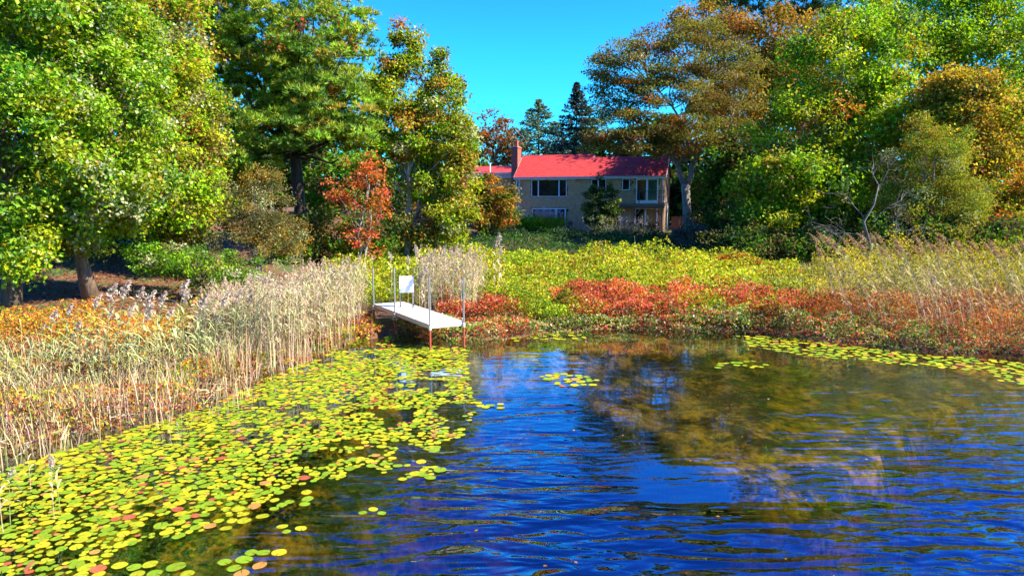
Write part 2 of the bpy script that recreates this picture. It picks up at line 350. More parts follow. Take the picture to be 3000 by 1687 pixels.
ZB = 1.15                                     # house base height; house coordinates: x along the front, y back, z world height
house = empty("house", (P0[0], P0[1], 0), -A)
tag(house, "shingled two-storey house with red roof and brick chimney behind the shrubs", "house")
RH = np.random.default_rng(11)
W_, D_, EZ, SL = 15.25, 5.9, 6.55, .714        # width, depth, wall top, roof slope
OPEN = [(1.66, 5.46, 4.72, 6.50), (7.97, 9.53, 4.80, 6.5), (11.09, 11.89, 5.34, 6.5), (12.46, 14.70, 4.02, 6.5), (1.71, 5.38, 1.40, 3.60),
        (9.6, 11.05, 1.5, 3.72), (12.43, 14.66, 1.35, 3.60), (.06, .36, 3.55, 6.42)]
MB().box(0, W_, .02, D_, ZB - .6, EZ).build("wall", M_WALL, house)
MB().prism([(0, .02, EZ), (0, D_, EZ), (0, 2.96, EZ + 2.15)], (.2, 0, 0)).build("gable_wall", M_WALL, house); MB().prism([(W_ - .2, .02, EZ), (W_ - .2, D_, EZ), (W_ - .2, 2.6, EZ + 1.8)], (.2, 0, 0)).build("gable_wall", M_WALL, house)
def shingle_wall(x0, x1, z0, z1, yface, parent, opens, exp_=.14):
    Vv, Ff, Cc = [], [], []; n = 0; z = z0
    while z < z1 - .02:
        zt = min(z + exp_ + .03, z1); x = x0 - RH.random() * .1
        while x < x1:
            wv = RH.uniform(.10, .22); a, b_ = max(x, x0), min(x + wv - .006, x1); x += wv
            if b_ - a < .02: continue
            if any(a < o[1] and b_ > o[0] and z < o[3] - .01 and zt > o[2] + .05 for o in opens): continue
            dz = RH.uniform(-.006, .006); yo = yface - .022 - RH.uniform(0, .006)
            Vv += [(a, yo, z + dz), (b_, yo, z + dz), (b_, yface - .004, zt), (a, yface - .004, zt), (a, yface, z + dz), (b_, yface, z + dz)]
            Ff += [(n, n + 1, n + 2, n + 3), (n + 4, n + 5, n + 1, n)]; n += 6
            c = np.array([.66, .34, .16]) * RH.uniform(.86, 1.1) * np.array([1, RH.uniform(.93, 1.05), RH.uniform(.85, 1.1)]); Cc += [c, c]
        z += exp_
    o = link("shingles", np_mesh("shingles", Vv, [Ff], M_SHING, np.array(Cc)), parent); o["kind"] = "stuff"; return o
shingle_wall(0, W_, ZB, EZ, .02, house, OPEN)
# right end wall (seen from a step aside)
# roofs
def roof_slope(name, x0, x1, run, ez, sl, yf, back, parent, lrake=True, rrake=True):
    th = .12; yr = yf + run; zr = ez + run * sl; mb = MB()
    mb.prism([(x0, yf, ez - th), (x0, yf, ez), (x0, yr, zr), (x0, yr, zr - th)], (x1 - x0, 0, 0))
    mb.prism([(x0, yr + .002, zr - th), (x0, yr + .002, zr), (x0, back, ez), (x0, back, ez - th)], (x1 - x0, 0, 0))
    r = mb.build(name, M_WALL, parent)
    Vv, Ff, Cc = [], [], []; n = 0; k = 0; L = run * math.hypot(1, sl); ca, sa = 1 / math.hypot(1, sl), sl / math.hypot(1, sl); s = 0
    nrm = np.array([0, -sa, ca])
    while s < L - .01:
        e_ = min(s + .17, L); x = x0 - RH.random() * .25
        while x < x1:
            wv = RH.uniform(.2, .36); a, b_ = max(x, x0), min(x + wv, x1); x += wv
            if b_ - a < .02: continue
            p = lambda xx, ss, hh: np.array([xx, yf - .03 + ss * ca, ez + .012 + (ss * sa) - .03 * sl]) + nrm * hh
            hh = .016 + RH.random() * .006
            Vv += [p(a, s, hh), p(b_, s, hh), p(b_, e_, .003), p(a, e_, .003), p(a, s, 0), p(b_, s, 0)]
            Ff += [(n, n + 1, n + 2, n + 3), (n + 4, n + 5, n + 1, n)]; n += 6
            c = np.array([.55, .040, .036]) * RH.uniform(.72, 1.2); Cc += [c, c]
        s += .15
    o = link("roof_shingles", np_mesh("roof_shingles", Vv, [Ff], M_ROOF, np.array(Cc)), r); o["kind"] = "stuff"
    MB().prism([(x0, yr - .12, zr - .12 * sl + .03), (x0, yr, zr + .045), (x0, yr + .12, zr - .12 * sl + .03), (x0, yr, zr + .012)], (x1 - x0, 0, 0)).build("ridge_cap", plain("ridge_red", (.40, .03, .03)), r)
    if lrake: MB().prism([(x0 - .03, yf, ez - .2), (x0 - .03, yf, ez + .015), (x0 - .03, yr, zr + .015), (x0 - .03, yr, zr - .2)], (.028, 0, 0)).build("rake_board", M_WHITE, r)
    if rrake: MB().prism([(x1 + .002, yf, ez - .2), (x1 + .002, yf, ez + .015), (x1 + .002, yr, zr + .015), (x1 + .002, yr, zr - .2)], (.028, 0, 0)).build("rake_board", M_WHITE, r)
    return r
r1 = roof_slope("roof", -.13, 7.672, 3.36, 6.76, SL, -.40, 6.3, house, True, False)
MB().prism([(7.675, 2.42, 8.74), (7.675, 2.96, 9.17), (7.675, 3.5, 8.78), (7.675, 2.95, 8.70)], (.02, 0, 0)).build("step_trim", M_WHITE, r1)
r2 = roof_slope("roof", 7.674, 15.45, 2.86, 6.758, SL, -.40, 5.6, house, False, True)
MB().box(-.16, 15.48, -.50, -.435, 6.60, 6.755).build("gutter", M_GUTTER, house)
MB().box(-.13, 15.45, -.432, -.405, 6.52, 6.63).build("fascia", M_WHITE, house)
MB().box(-.13, 15.45, -.40, .0, 6.505, 6.53).build("soffit", M_WHITE, house)
# left wing, set back
wing = empty("side_wing", (0, 0, 0), 0, house)
MB().box(-8.5, -.02, 3.6, 9, ZB - .6, 6.9).build("wall", M_WALL, wing)
shingle_wall(-8.5, -.05, 3, 6.85, 3.6, wing, [])
mb = MB(); mb.prism([(-8.9, 3.2, 7.30), (-8.9, 3.2, 7.42), (-8.9, 5.7, 8.27), (-8.9, 5.7, 8.15)], (8.4, 0, 0)); mb.prism([(-8.9, 5.702, 8.15), (-8.9, 5.702, 8.27), (-8.9, 9.4, 7.2), (-8.9, 9.4, 7.05)], (8.4, 0, 0))
mb.build("wing_roof", plain("red_roof", (.46, .032, .03), .85, bump=.4, bscale=30), wing)
MB().box(-8.9, -.5, 3.05, 3.19, 7.14, 7.40).build("wing_gutter", M_GUTTER, wing)
MB().box(-8.9, -.5, 3.2, 3.24, 6.8, 7.28).build("wing_fascia", M_GUTTER, wing)
MB().tube([(-4.14, 3.5, 7.3), (-4.14, 3.5, 8.45)], .07, 10).build("vent_pipe", M_WHITE, wing)
# chimney
ch = MB().box(-.85, -.16, 1.0, 2.35, ZB - .5, 9.85).box(-.89, -.12, .96, 2.39, 9.851, 9.97).build("chimney", M_BRICK, house)
MB().box(-.84, -.17, 1.01, 2.34, 9.972, 10.03).build("chimney_cap", plain("mortar_cap", (.35, .32, .3)), ch)
MB().box(-.62, -.25, 1.2, 1.57, 10.032, 10.62).build("flue", plain("clay_flue", (.45, .10, .06), .8), ch)
MB().box(-.155, -.10, 1.0, 2.35, 7.66, 7.80).build("flashing", M_WHITE, ch)
# windows and doors
def frame_of(parent, name, x0, x1, z0, z1, splits=(), fw=.07, bottom=None, y=-.012, panes_mat=None, fm=None):
    """outer casing + mullions + separate panes; y is the wall face"""
    bt = bottom if bottom else fw
    mb = MB().box(x0, x1, y - .045, y + .03, z1 - fw, z1).box(x0, x1, y - .045, y + .03, z0, z0 + bt)
    mb.box(x0, x0 + fw, y - .045, y + .03, z0 + bt, z1 - fw).box(x1 - fw, x1, y - .045, y + .03, z0 + bt, z1 - fw)
    o = mb.build(name, fm or M_WHITE, parent)
    xs = [x0 + fw] + [s for s in splits] + [x1 - fw]
    for s in splits: MB().box(s - fw * .8, s + fw * .8, y - .040, y + .03, z0 + bt, z1 - fw).build("mullion", fm or M_WHITE, o)
    for i in range(len(xs) - 1):
        a = xs[i] + (fw * .8 if i else 0); b_ = xs[i + 1] - (fw * .8 if i < len(xs) - 2 else 0)
        MB().box(a, b_, y + .0, y + .02, z0 + bt, z1 - fw).build("pane", panes_mat[i] if panes_mat else M_GLASS, o)
    return o
frame_of(house, "window", 1.68, 5.44, 4.74, 6.50, (2.43, 4.63))
frame_of(house, "window", 7.99, 9.51, 4.82, 6.50, (8.70,))
frame_of(house, "window", 11.11, 11.87, 5.36, 6.50)
frame_of(house, "french_door", 12.49, 14.68, 4.04, 6.50, (13.58,), .12, .33)
frame_of(house, "sliding_door", 1.73, 5.36, 1.42, 3.58, (4.36,), .11)
frame_of(house, "window", 9.62, 11.03, 1.52, 3.70, (), .06)
frame_of(house, "patio_door", 12.45, 14.64, 1.37, 3.58, (13.48,), .09, None, -.012, [M_GLASS, M_REFLPANE])
frame_of(house, "window", .08, .34, 3.57, 6.40, (), .05)
MB().box(-.03, .05, -.025, .06, ZB, EZ).build("corner_board", M_WHITE, house)
for x, z in ((12.13, 6.10), (5.60, 3.33)):
    l = MB().box(x - .05, x + .05, -.10, -.03, z + .10, z + .16).box(x - .07, x + .07, -.21, -.08, z - .12, z + .1).box(x - .09, x + .09, -.23, -.06, z + .1, z + .13).build("wall_lamp", M_BLACK, house)
l = MB().lathe([(0, 0), (.05, .01), (.06, .06), (0, .06)], 10, (6.2, -.15, 6.36)).lathe([(0, 0), (.06, .0), (.08, .1), (0, .1)], 10, (6.08, -.2, 6.36)).lathe([(0, 0), (.06, .0), (.08, .1), (0, .1)], 10, (6.32, -.2, 6.36)).build("floodlight", M_WHITE, house)
MB().tube([(.44, -.40, 6.6), (.44, -.32, 6.45), (.44, -.09, 6.3), (.44, -.09, 1.3)], .045, 8).build("downspout", M_WHITE, house)
MB().tube([(15.13, -.42, 6.6), (15.13, -.3, 6.4), (15.13, -.09, 6.25), (15.13, -.09, 4.35), (15.2, -.2, 4.2), (15.62, -.5, 4.12), (15.66, -.5, 3.98), (15.66, -.5, 1.25)], .045, 8).build("downspout", M_WHITE, house)
# balcony
bal = empty("balcony", (0, 0, 0), 0, house)
for k in range(9): MB().box(10.3, 15.40, -1.30 + k * .142, -1.30 + k * .142 + .134, 4.03, 4.07).build("deck_board", M_WOOD, bal)
MB().box(10.3, 15.42, -1.36, -1.305, 3.80, 4.075).box(10.3, 10.36, -1.30, -.03, 3.80, 4.025).box(15.36, 15.42, -1.30, -.03, 3.80, 4.025).build("rim_joist", M_WOOD, bal)
MB().box(10.3, 15.42, -1.12, -1.0, 3.58, 3.79).build("beam", M_WOOD, bal)
for x in (10.36, 13.0, 15.36): MB().box(x - .04, x + .04, -1.355, -1.275, 4.08, 5.22).build("rail_post", M_BLACK, bal)
MB().box(10.3, 15.42, -1.37, -1.26, 5.22, 5.27).box(15.36, 15.42, -1.258, -.03, 5.22, 5.27).build("top_rail", M_BLACK, bal)
for k in range(8): MB().tube([(10.36, -1.315, 4.2 + k * .125), (15.36, -1.315, 4.2 + k * .125)], .006, 5).build("rail_cable", M_BLACK, bal)
for x in (12.55, 15.2): MB().box(x - .07, x + .07, -1.13, -.99, ZB - .3, 3.578).build("post", M_WOOD, bal)
MB().tube([(15.14, -1.06, 2.9), (14.45, -1.06, 3.58)], .05, 4).build("knee_brace", M_WOOD, bal); MB().tube([(12.62, -1.06, 2.9), (13.2, -1.06, 3.58)], .05, 4).build("knee_brace", M_WOOD, bal)

def hloc(x, y, z): return (P0[0] + x * math.cos(A) + y * math.sin(A), P0[1] - x * math.sin(A) + y * math.cos(A), z)
# kettle grill
gz_ = float(ground(*[np.array(q) for q in hloc(6.05, -1.0, 0)[:2]]))
g = tag(empty("kettle_grill", hloc(6.05, -1.0, gz_), .3), "round dark kettle grill standing against the shingled wall", "grill")
M_GRILL = plain("blue_black_enamel", (.02, .03, .05), .25)
MB().lathe([(0, .48), (.14, .5), (.24, .58), (.28, .70)], 18).build("bowl", M_GRILL, g, True)
lid = MB().lathe([(.285, .705), (.26, .82), (.17, .92), (0, .96)], 18).build("lid", M_GRILL, g, True)
MB().tube([(-.06, 0, .955), (-.06, 0, 1.0), (.06, 0, 1.0), (.06, 0, .955)], .012, 6).build("handle", M_BLACK, lid)
for a in (0, 2.1, 4.2): MB().tube([(.15 * math.cos(a), .15 * math.sin(a), .55), (.3 * math.cos(a), .3 * math.sin(a), 0)], .015, 6).build("leg", M_BLACK, g)
# patio chairs
for lx, ly, lab in ((11.6, -.6, "round-backed black patio chair left of the posts under the balcony"),):
    z = float(ground(*[np.array(q) for q in hloc(lx, ly, 0)[:2]])) + .02
    c = tag(empty("patio_chair", hloc(lx, ly, z), -A), lab, "chair")
    MB().box(-.28, .28, -.28, .28, .40, .45).build("seat", M_BLACK, c)
    an = np.linspace(0, math.pi, 12); pts = [(.33 * math.cos(a), .30, .5 + .55 * math.sin(a)) for a in an]
    MB().tube(pts, .03, 6).build("back_frame", M_BLACK, c)
    for k in range(7): x = -.27 + k * .09; MB().tube([(x, .30, .45), (x, .30, .5 + .53 * math.sqrt(max(0, 1 - (x / .33) ** 2)))], .022, 5).build("back_slat", M_BLACK, c)
    for sx_, sy_ in ((-1, -1), (1, -1), (-1, 1), (1, 1)): MB().tube([(sx_ * .25, sy_ * .25, .40), (sx_ * .28, sy_ * .28, 0)], .02, 5).build("leg", M_BLACK, c)
    for sx_ in (-1, 1): MB().tube([(sx_ * .30, .3, .62), (sx_ * .32, -.2, .62), (sx_ * .29, -.27, .42)], .022, 5).build("armrest", M_BLACK, c)
# board fence
fz = 1.2; fo = tag(empty("board_fence", hloc(15.9, 1.2, fz), -A), "dark brown vertical board fence beside the house corner", "fence")
for k in range(34): MB().box(k * .12, k * .12 + .112, 0, .025, -.3, 1.55 + .012 * ((k * 7) % 3)).build("board", M_BROWNFENCE, fo)
MB().box(0, 4.1, .027, .065, .2, .29).box(0, 4.1, .027, .065, 1.2, 1.29).build("rail", M_BROWNFENCE, fo)

# ------------------------------------------------------------------ dock and board
M_DECKW = plain("white_dock_decking", (.80, .79, .76), .6, vary=.05, scale=3, bump=.1)
M_DECKS = plain("dock_side_shade_tan", (.62, .52, .38), .6, vary=.08)  # tan puts the brown shade of the dock's flank into the colour
M_POLE = plain("galvanised_pole", (.34, .34, .34), .4, .6, bump=.1)
M_RUST = plain("rusty_red_pole", (.38, .06, .03), .8, vary=.35, scale=14, bump=.3)
ax = np.array([-.5, .866]); wd = np.array([.866, .5]); DZ = .73
dock = tag(empty("dock", (-2.34, 19.34, 0), math.atan2(wd[1], wd[0])), "narrow white plank dock on poles reaching out over the lily pads", "dock")
DW, DL = 1.10, 4.7
nb = 30
for k in range(nb):
    y0 = k * DL / nb; z_ = DZ - .03 + .004 * ((k * 5) % 3)
    MB().box(.035, DW - .035, y0 + .003, y0 + DL / nb - .003, z_ - .02, z_ + .018).build("plank", M_DECKW, dock)
for x in (0, DW - .033): MB().box(x, x + .033, 0, DL, DZ - .125, DZ + .002).build("side_rail", M_DECKS, dock)
MB().box(.034, DW - .034, -.03, .0, DZ - .12, DZ + .001).build("end_board", M_DECKW, dock)
for k in (.2, 1.4, 2.6, 3.8): MB().box(.034, DW - .034, k, k + .05, DZ - .12, DZ - .055).build("cross_beam", M_DECKS, dock)
for (x, y, top, bot) in ((.02, -.055, 2.06, -.7), (DW - .03, -.055, 1.98, -.7), (-.035, 2.55, 2.10, -.3), (-.035, 4.55, 1.95, -.2)):
    pl = MB().tube([(x, y, DZ - .18), (x, y, top)], .027, 8).build("pole", M_POLE, dock)
    MB().tube([(x, y, bot), (x, y, DZ - .181)], .032, 8).build("rusty_foot", M_RUST, pl)
    MB().lathe([(.045, DZ - .16), (.045, DZ - .05), (.028, DZ - .04)], 8, (x, y, 0)).build("bracket", M_DECKS, pl)
    MB().lathe([(.029, top), (.029, top + .02), (0, top + .025)], 8, (x, y, 0)).build("pole_cap", M_POLE, pl)
sp = at(1191, 833, 22.7)
sgz = float(ground(np.array(sp[0]), np.array(sp[1])))
sg = tag(empty("notice_board", (sp[0], sp[1], sgz), math.radians(14)), "white square notice board on two posts beside the dock", "sign")
MB().box(-.235, .235, -.012, .012, sp[2] - .27 - sgz, sp[2] + .27 - sgz).build("panel", M_WHITE, sg)
for s in (-1, 1): MB().box(s * .21 - .025, s * .21 + .025, .014, .05, -.3, sp[2] + .30 - sgz).build("post", plain("grey_post", (.22, .20, .18)), sg)

# ------------------------------------------------------------------ vegetation generators
def rdir(r, n):
    v = r.normal(size=(n, 3)); return v / (np.linalg.norm(v, axis=1)[:, None] + 1e-9)
def pick(r, n, pal):
    wts = np.array([p[0] for p in pal], float); C = np.array([p[1] for p in pal])
    return C[r.choice(len(pal), n, p=wts / wts.sum())]
def leaf_geo(r, P, S, bias=None, up=.5, wid=.36, fold=.12):
    n = len(P); nr = rdir(r, n) + np.array([0, 0, up])
    if bias is not None: nr = nr + bias
    nr /= np.linalg.norm(nr, axis=1)[:, None] + 1e-9
    a = np.cross(nr, rdir(r, n)); a /= np.linalg.norm(a, axis=1)[:, None] + 1e-9; b = np.cross(nr, a)
    S = np.asarray(S)[:, None]; wv = S * wid * r.uniform(.8, 1.25, (n, 1))
    V = np.stack([P - a * S * .5, P - b * wv + nr * S * fold + a * S * .06, P + a * S * .5, P + b * wv + nr * S * fold + a * S * .06], 1).reshape(-1, 3)
    return V, np.arange(4 * n).reshape(-1, 4)
def jitter(r, C, v=.22, h=.08):
    n = len(C); return np.clip(C * np.exp(r.normal(0, v, (n, 1))) * (1 + r.normal(0, h, (n, 3))), .003, .9)
def leaf_obj(name, r, P, S, C, mat=None, parent=None, **kw):
    V, Fq = leaf_geo(r, P, S, **kw)
    return link(name, np_mesh(name, V, [Fq], mat or M_LEAF, jitter(r, C)), parent)
def blades(name, r, base, height, width, C, lean=None, bend=.25, mat=None, parent=None):
    """tapered, bent ribbons with two segments"""
    n = len(base); yaw = r.uniform(0, 2 * np.pi, n); side = np.stack([np.cos(yaw), np.sin(yaw), 0 * yaw], 1)
    fw = np.stack([-np.sin(yaw), np.cos(yaw), 0 * yaw], 1) * r.normal(0, bend, n)[:, None]
    if lean is not None: fw = fw + lean
    h = np.asarray(height)[:, None]; wv = np.asarray(width)[:, None] * .5; up = np.array([0, 0, 1.])
    mid = base + up * h * .55 + fw * h * .35; tip = base + up * h * .97 + fw * h * 1.05
    V = np.stack([base - side * wv, base + side * wv, mid + side * wv * .8, mid - side * wv * .8, tip], 1).reshape(-1, 3)
    i = np.arange(n)[:, None] * 5
    Fq = i + np.array([[0, 1, 2, 3]]); Ft = i + np.array([[3, 2, 4]]); C = jitter(r, C, .18)
    return link(name, np_mesh(name, V, [Fq, Ft], mat or M_REED, np.vstack([C, C])), parent)
def sample_lobes(r, lobes, n, inner=.45):
    wts = np.array([max(l[3] * l[4], l[3] * l[5]) ** 1.0 * (l[6] if len(l) > 6 else 1) for l in lobes]); k = r.choice(len(lobes), n, p=wts / wts.sum())
    L = np.array([l[:6] for l in lobes])[k]; d = rdir(r, n); rad = (inner ** 3 + (1 - inner ** 3) * r.random(n)) ** (1 / 3)
    return L[:, :3] + d * rad[:, None] * L[:, 3:6], d
def lobe(u, v, ru, rv, Y, rY, wt=1.0):
    c = at(u, v, Y); s = Y / F; return (c[0], c[1], c[2], ru * s, rY, rv * s, wt)
def gh(x, y): return float(ground(np.array(float(x)), np.array(float(y))))
def trunk_path(r, base, top, n=7, wig=.02):
    tt = np.linspace(0, 1, n)[:, None]; P = base + (top - base) * tt; L = np.linalg.norm(top - base)
    P[1:-1, :2] += r.normal(0, wig * L, (n - 2, 2)); return P
def branches(mb, r, path, r0, targets, z0=.3, rb=.35, sides=5):
    zb, zt = path[0, 2], path[-1, 2]
    for c in targets:
        f = np.clip((c[2] - zb) / (zt - zb + 1e-6) * r.uniform(.45, .8), z0, .98)
        k = f * (len(path) - 1); i = min(int(k), len(path) - 2); s = path[i] + (path[i + 1] - path[i]) * (k - i)
        m = s + (c - s) * .5 + np.array([0, 0, -.06 * np.linalg.norm(c - s)]) + r.normal(0, .08, 3) * np.linalg.norm(c - s) * .6
        q1 = s + (m - s) * .5 + r.normal(0, .03, 3) * np.linalg.norm(c - s); q2 = m + (c - m) * .5 + r.normal(0, .04, 3) * np.linalg.norm(c - s)
        rr = r0 * (1 - .75 * f) * rb * r.uniform(.6, 1.1)
        mb.tube([s, q1, m, q2, c], [rr, rr * .8, rr * .6, rr * .38, max(.008, rr * .15)], sides, cap=False)
def make_tree(name, label, seed, u, Y, lobes, pal, ncl, nleaf, clr, leaf, r0=.2, top=None, barkm=None, cat="tree", group=None,
              mix=.25, flat=.6, nbr=40, up=.45, inner=.45, mat=None, root=None, nstem=1, wid=.36, out=.35, wig=.02):
    r = np.random.default_rng(seed)
    if root is None:
        x = (u - CX) / F * Y * (1.0); root = np.array([x, Y, gh(x, Y) - .1])
    T = tag(empty(name, root), label, cat, group); off = root
    Lw = [(l[0] - off[0], l[1] - off[1], l[2] - off[2], *l[3:]) for l in lobes]
    zmax = max(l[2] + l[5] for l in Lw); cx = np.average([l[0] for l in Lw], weights=[l[3] * l[5] for l in Lw]); cy = np.average([l[1] for l in Lw])
    C, d = sample_lobes(r, Lw, ncl, inner)
    C = C[C[:, 2] > .15]; d = d[:len(C)]; ncl = len(C)
    tp = np.array(top) - off if top is not None else np.array([cx, cy, zmax * .86])
    mb = MB(); br = MB()
    for s in range(nstem):
        b0 = np.array([r.normal(0, .12) * (nstem > 1), r.normal(0, .12) * (nstem > 1), 0]); tps = tp + (r.normal(0, .05, 3) * np.array([1, 1, .3]) * zmax - np.array([0, 0, .14 * zmax])) * (nstem > 1)
        path = trunk_path(r, b0, tps, 8, wig)
        rs = r0 * np.linspace(1, .22, 8) ** 1.0; rs[0] *= 1.35
        mb.tube(path, rs, 9); tg = C[r.choice(ncl, min(nbr // nstem, ncl), replace=False)]
        branches(br, r, path, r0, tg)
    tk = mb.build("trunk", barkm or B_BROWN, T, True); br.build("branches", barkm or B_BROWN, T, True)
    k = r.integers(0, ncl, nleaf); rr = clr * r.uniform(.6, 1.3, ncl)[k]
    dd = rdir(r, nleaf); rad = r.random(nleaf) ** .45
    P = C[k] + dd * (rr * rad)[:, None] * np.array([1, 1, flat]); P = P + r.normal(0, clr * .18, P.shape)
    cc = pick(r, ncl, pal) * np.exp(r.normal(0, .16, (ncl, 1))); Cc = cc[k]; sw = r.random(nleaf) < mix; Cc = np.where(sw[:, None], pick(r, nleaf, pal), Cc)
    S = leaf * r.uniform(.65, 1.35, nleaf)
    leaf_obj("crown", r, P, S, Cc, mat, T, bias=dd * out + SUN * .25, up=up, wid=wid)
    return T
# leaf colours (own colour of the leaf, linear)
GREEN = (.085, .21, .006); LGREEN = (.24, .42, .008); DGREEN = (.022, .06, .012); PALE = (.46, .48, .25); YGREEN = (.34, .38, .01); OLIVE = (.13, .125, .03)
BROWN = (.16, .085, .03); RUST = (.26, .085, .022); RED = (.48, .035, .03); ORANGE = (.46, .15, .02); YELLOW = (.52, .40, .018); GOLD = (.34, .21, .022)
TAN = (.56, .44, .27); STRAW = (.46, .40, .19); PINK = (.52, .30, .25); REEDG = (.33, .36, .14); TEAL = (.04, .10, .06); PURP = (.16, .06, .06)

# ------------------------------------------------------------------ trees on the near bank, by the maples
make_tree("maple_tree", "bright green maple tree at the picture's edge, trunk nearest the pads", 21, 15, 21.5,
          [lobe(-60, 150, 290, 330, 21, 2.6, 1.3), lobe(-120, 560, 210, 180, 20.5, 2.4), lobe(110, 420, 200, 220, 21.5, 2.2), lobe(60, -120, 300, 220, 22, 2.6), lobe(40, 740, 120, 70, 20.6, 1.2)],
          [(4, GREEN), (6, LGREEN), (1.8, PALE), (4, YGREEN), (.15, ORANGE)], 270, 66000, .66, .135, .25, mat=M_SHINY, nbr=45, barkm=B_BROWN, mix=.35)
make_tree("maple_tree", "pale-leaved green maple tree with its trunk rising from the leaf litter", 22, 258, 23.5,
          [lobe(300, 300, 200, 260, 23.5, 2.2, 1.2), lobe(250, 560, 240, 130, 23, 2.2), lobe(380, 520, 110, 120, 22.6, 1.5), lobe(200, 660, 150, 80, 23, 1.8), lobe(180, 30, 260, 220, 24, 2.6)],
          [(3, GREEN), (6, LGREEN), (3, PALE), (5, YGREEN), (.15, ORANGE)], 280, 66000, .64, .13, .22, mat=M_SHINY, nbr=50, mix=.35)
make_tree("birch_tree", "olive-green leafy tree with brownish patches between the maples and the pine", 23, 520, 30,
          [lobe(500, 420, 130, 320, 30, 2.6, 1.4), lobe(430, 160, 150, 300, 30.5, 3), lobe(545, 330, 80, 170, 29.5, 1.8), lobe(570, 600, 110, 110, 29, 2), lobe(380, -80, 180, 200, 31, 3)],
          [(5, LGREEN), (4, YGREEN), (3, OLIVE), (2, GOLD), (1.2, PALE), (.35, RUST), (.1, ORANGE)], 420, 82000, .8, .14, .2, nbr=60, mix=.3)
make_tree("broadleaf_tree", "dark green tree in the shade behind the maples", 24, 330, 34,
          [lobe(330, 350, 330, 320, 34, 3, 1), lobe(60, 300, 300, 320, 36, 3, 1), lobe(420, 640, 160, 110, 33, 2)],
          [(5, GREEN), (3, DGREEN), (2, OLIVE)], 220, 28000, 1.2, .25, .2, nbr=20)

# pine
def make_pine(name, label, seed, u, Y, top, lobes, ncl, tufts, nneed, nl, pal, r0=.32, clr=.9, limbs=50):
    r = np.random.default_rng(seed); x = (u - CX) / F * Y; root = np.array([x, Y, gh(x, Y) - .1]); T = tag(empty(name, root), label, "tree")
    Lw = [(l[0] - root[0], l[1] - root[1], l[2] - root[2], *l[3:]) for l in lobes]
    C, d = sample_lobes(r, Lw, ncl, .35); path = trunk_path(r, np.zeros(3), np.array(top) - root, 9, .012)
    MB().tube(path, r0 * np.linspace(1, .15, 9), 10).build("trunk", B_DARK, T, True)
    br = MB(); branches(br, r, path, r0, C[r.choice(ncl, min(limbs, ncl), replace=False)] - np.array([0, 0, .3]), .28, .4); br.build("branches", B_DARK, T, True)
    n = ncl * tufts; k = np.repeat(np.arange(ncl), tufts); dd = rdir(r, n); dd[:, 2] = np.abs(dd[:, 2]) * .9 - .12
    TP = C[k] + dd * (clr * r.uniform(.55, 1.1, ncl)[k] * r.random(n) ** .33)[:, None] * np.array([1, 1, .7])
    tdir = dd * .8 + np.array([0, 0, .75]); m_ = n * nneed; kk = np.repeat(np.arange(n), nneed)
    nd = rdir(r, m_) + tdir[kk] * .9; nd /= np.linalg.norm(nd, axis=1)[:, None]
    L = nl * r.uniform(.7, 1.2, m_)[:, None]; side = np.cross(nd, rdir(r, m_)); side /= np.linalg.norm(side, axis=1)[:, None] + 1e-9
    B = TP[kk]; wv = .027 * Y / 38
    V = np.stack([B - side * wv, B + side * wv, B + nd * L], 1).reshape(-1, 3)
    cc = pick(r, ncl, pal) * np.exp(r.normal(0, .15, (ncl, 1)))
    cc2 = jitter(r, cc[k], .15)[kk]
    link("crown", np_mesh("crown", V, [np.arange(3 * m_).reshape(-1, 3)], M_NEEDLE, jitter(r, cc2, .15)), T)
    return T, C, root
PT, PC, PR = make_pine("pine_tree", "tall dark-trunked pine with puffy bright green needle tufts", 31, 884, 38, at(850, -330, 38.5),
          [lobe(850, 60, 240, 170, 38, 4, 1.2), lobe(940, 170, 160, 170, 37.5, 3.6, 1.1), lobe(760, 250, 170, 180, 37, 3.4, 1.2), lobe(980, 330, 130, 110, 36.8, 3, 1.2), lobe(700, 440, 100, 90, 36, 2.4),
           lobe(860, 390, 170, 60, 36.2, 3), lobe(1050, 460, 70, 60, 35.6, 1.4), lobe(840, -180, 190, 200, 38.5, 3.4), lobe(650, 120, 110, 190, 38, 3), lobe(720, 500, 90, 40, 35.8, 1.6), lobe(1010, 100, 70, 60, 37.5, 2), lobe(640, 200, 80, 130, 37, 2.4), lobe(620, 20, 80, 120, 38, 2.4), lobe(650, 390, 70, 80, 36.4, 2), lobe(1050, 250, 60, 60, 37.4, 1.8), lobe(1040, 390, 70, 40, 36.4, 1.8), lobe(900, 260, 150, 110, 38, 3, 1.2), lobe(780, 130, 130, 100, 37, 2.4)],
          860, 16, 13, .31, [(5, (.22, .36, .02)), (3, (.12, .24, .02)), (3, (.30, .38, .025)), (1, (.34, .28, .03))], .36, .72, 80)
r = np.random.default_rng(32); k = r.choice(len(PC), 16); P = np.repeat(PC[k], 40, 0) + r.normal(0, .28, (640, 3)) + np.array([.2, -.5, -.1])
leaf_obj("creeper", r, P, r.uniform(.1, .2, 640), pick(r, 640, [(2, RED), (3, ORANGE), (2, RUST)]), None, PT)

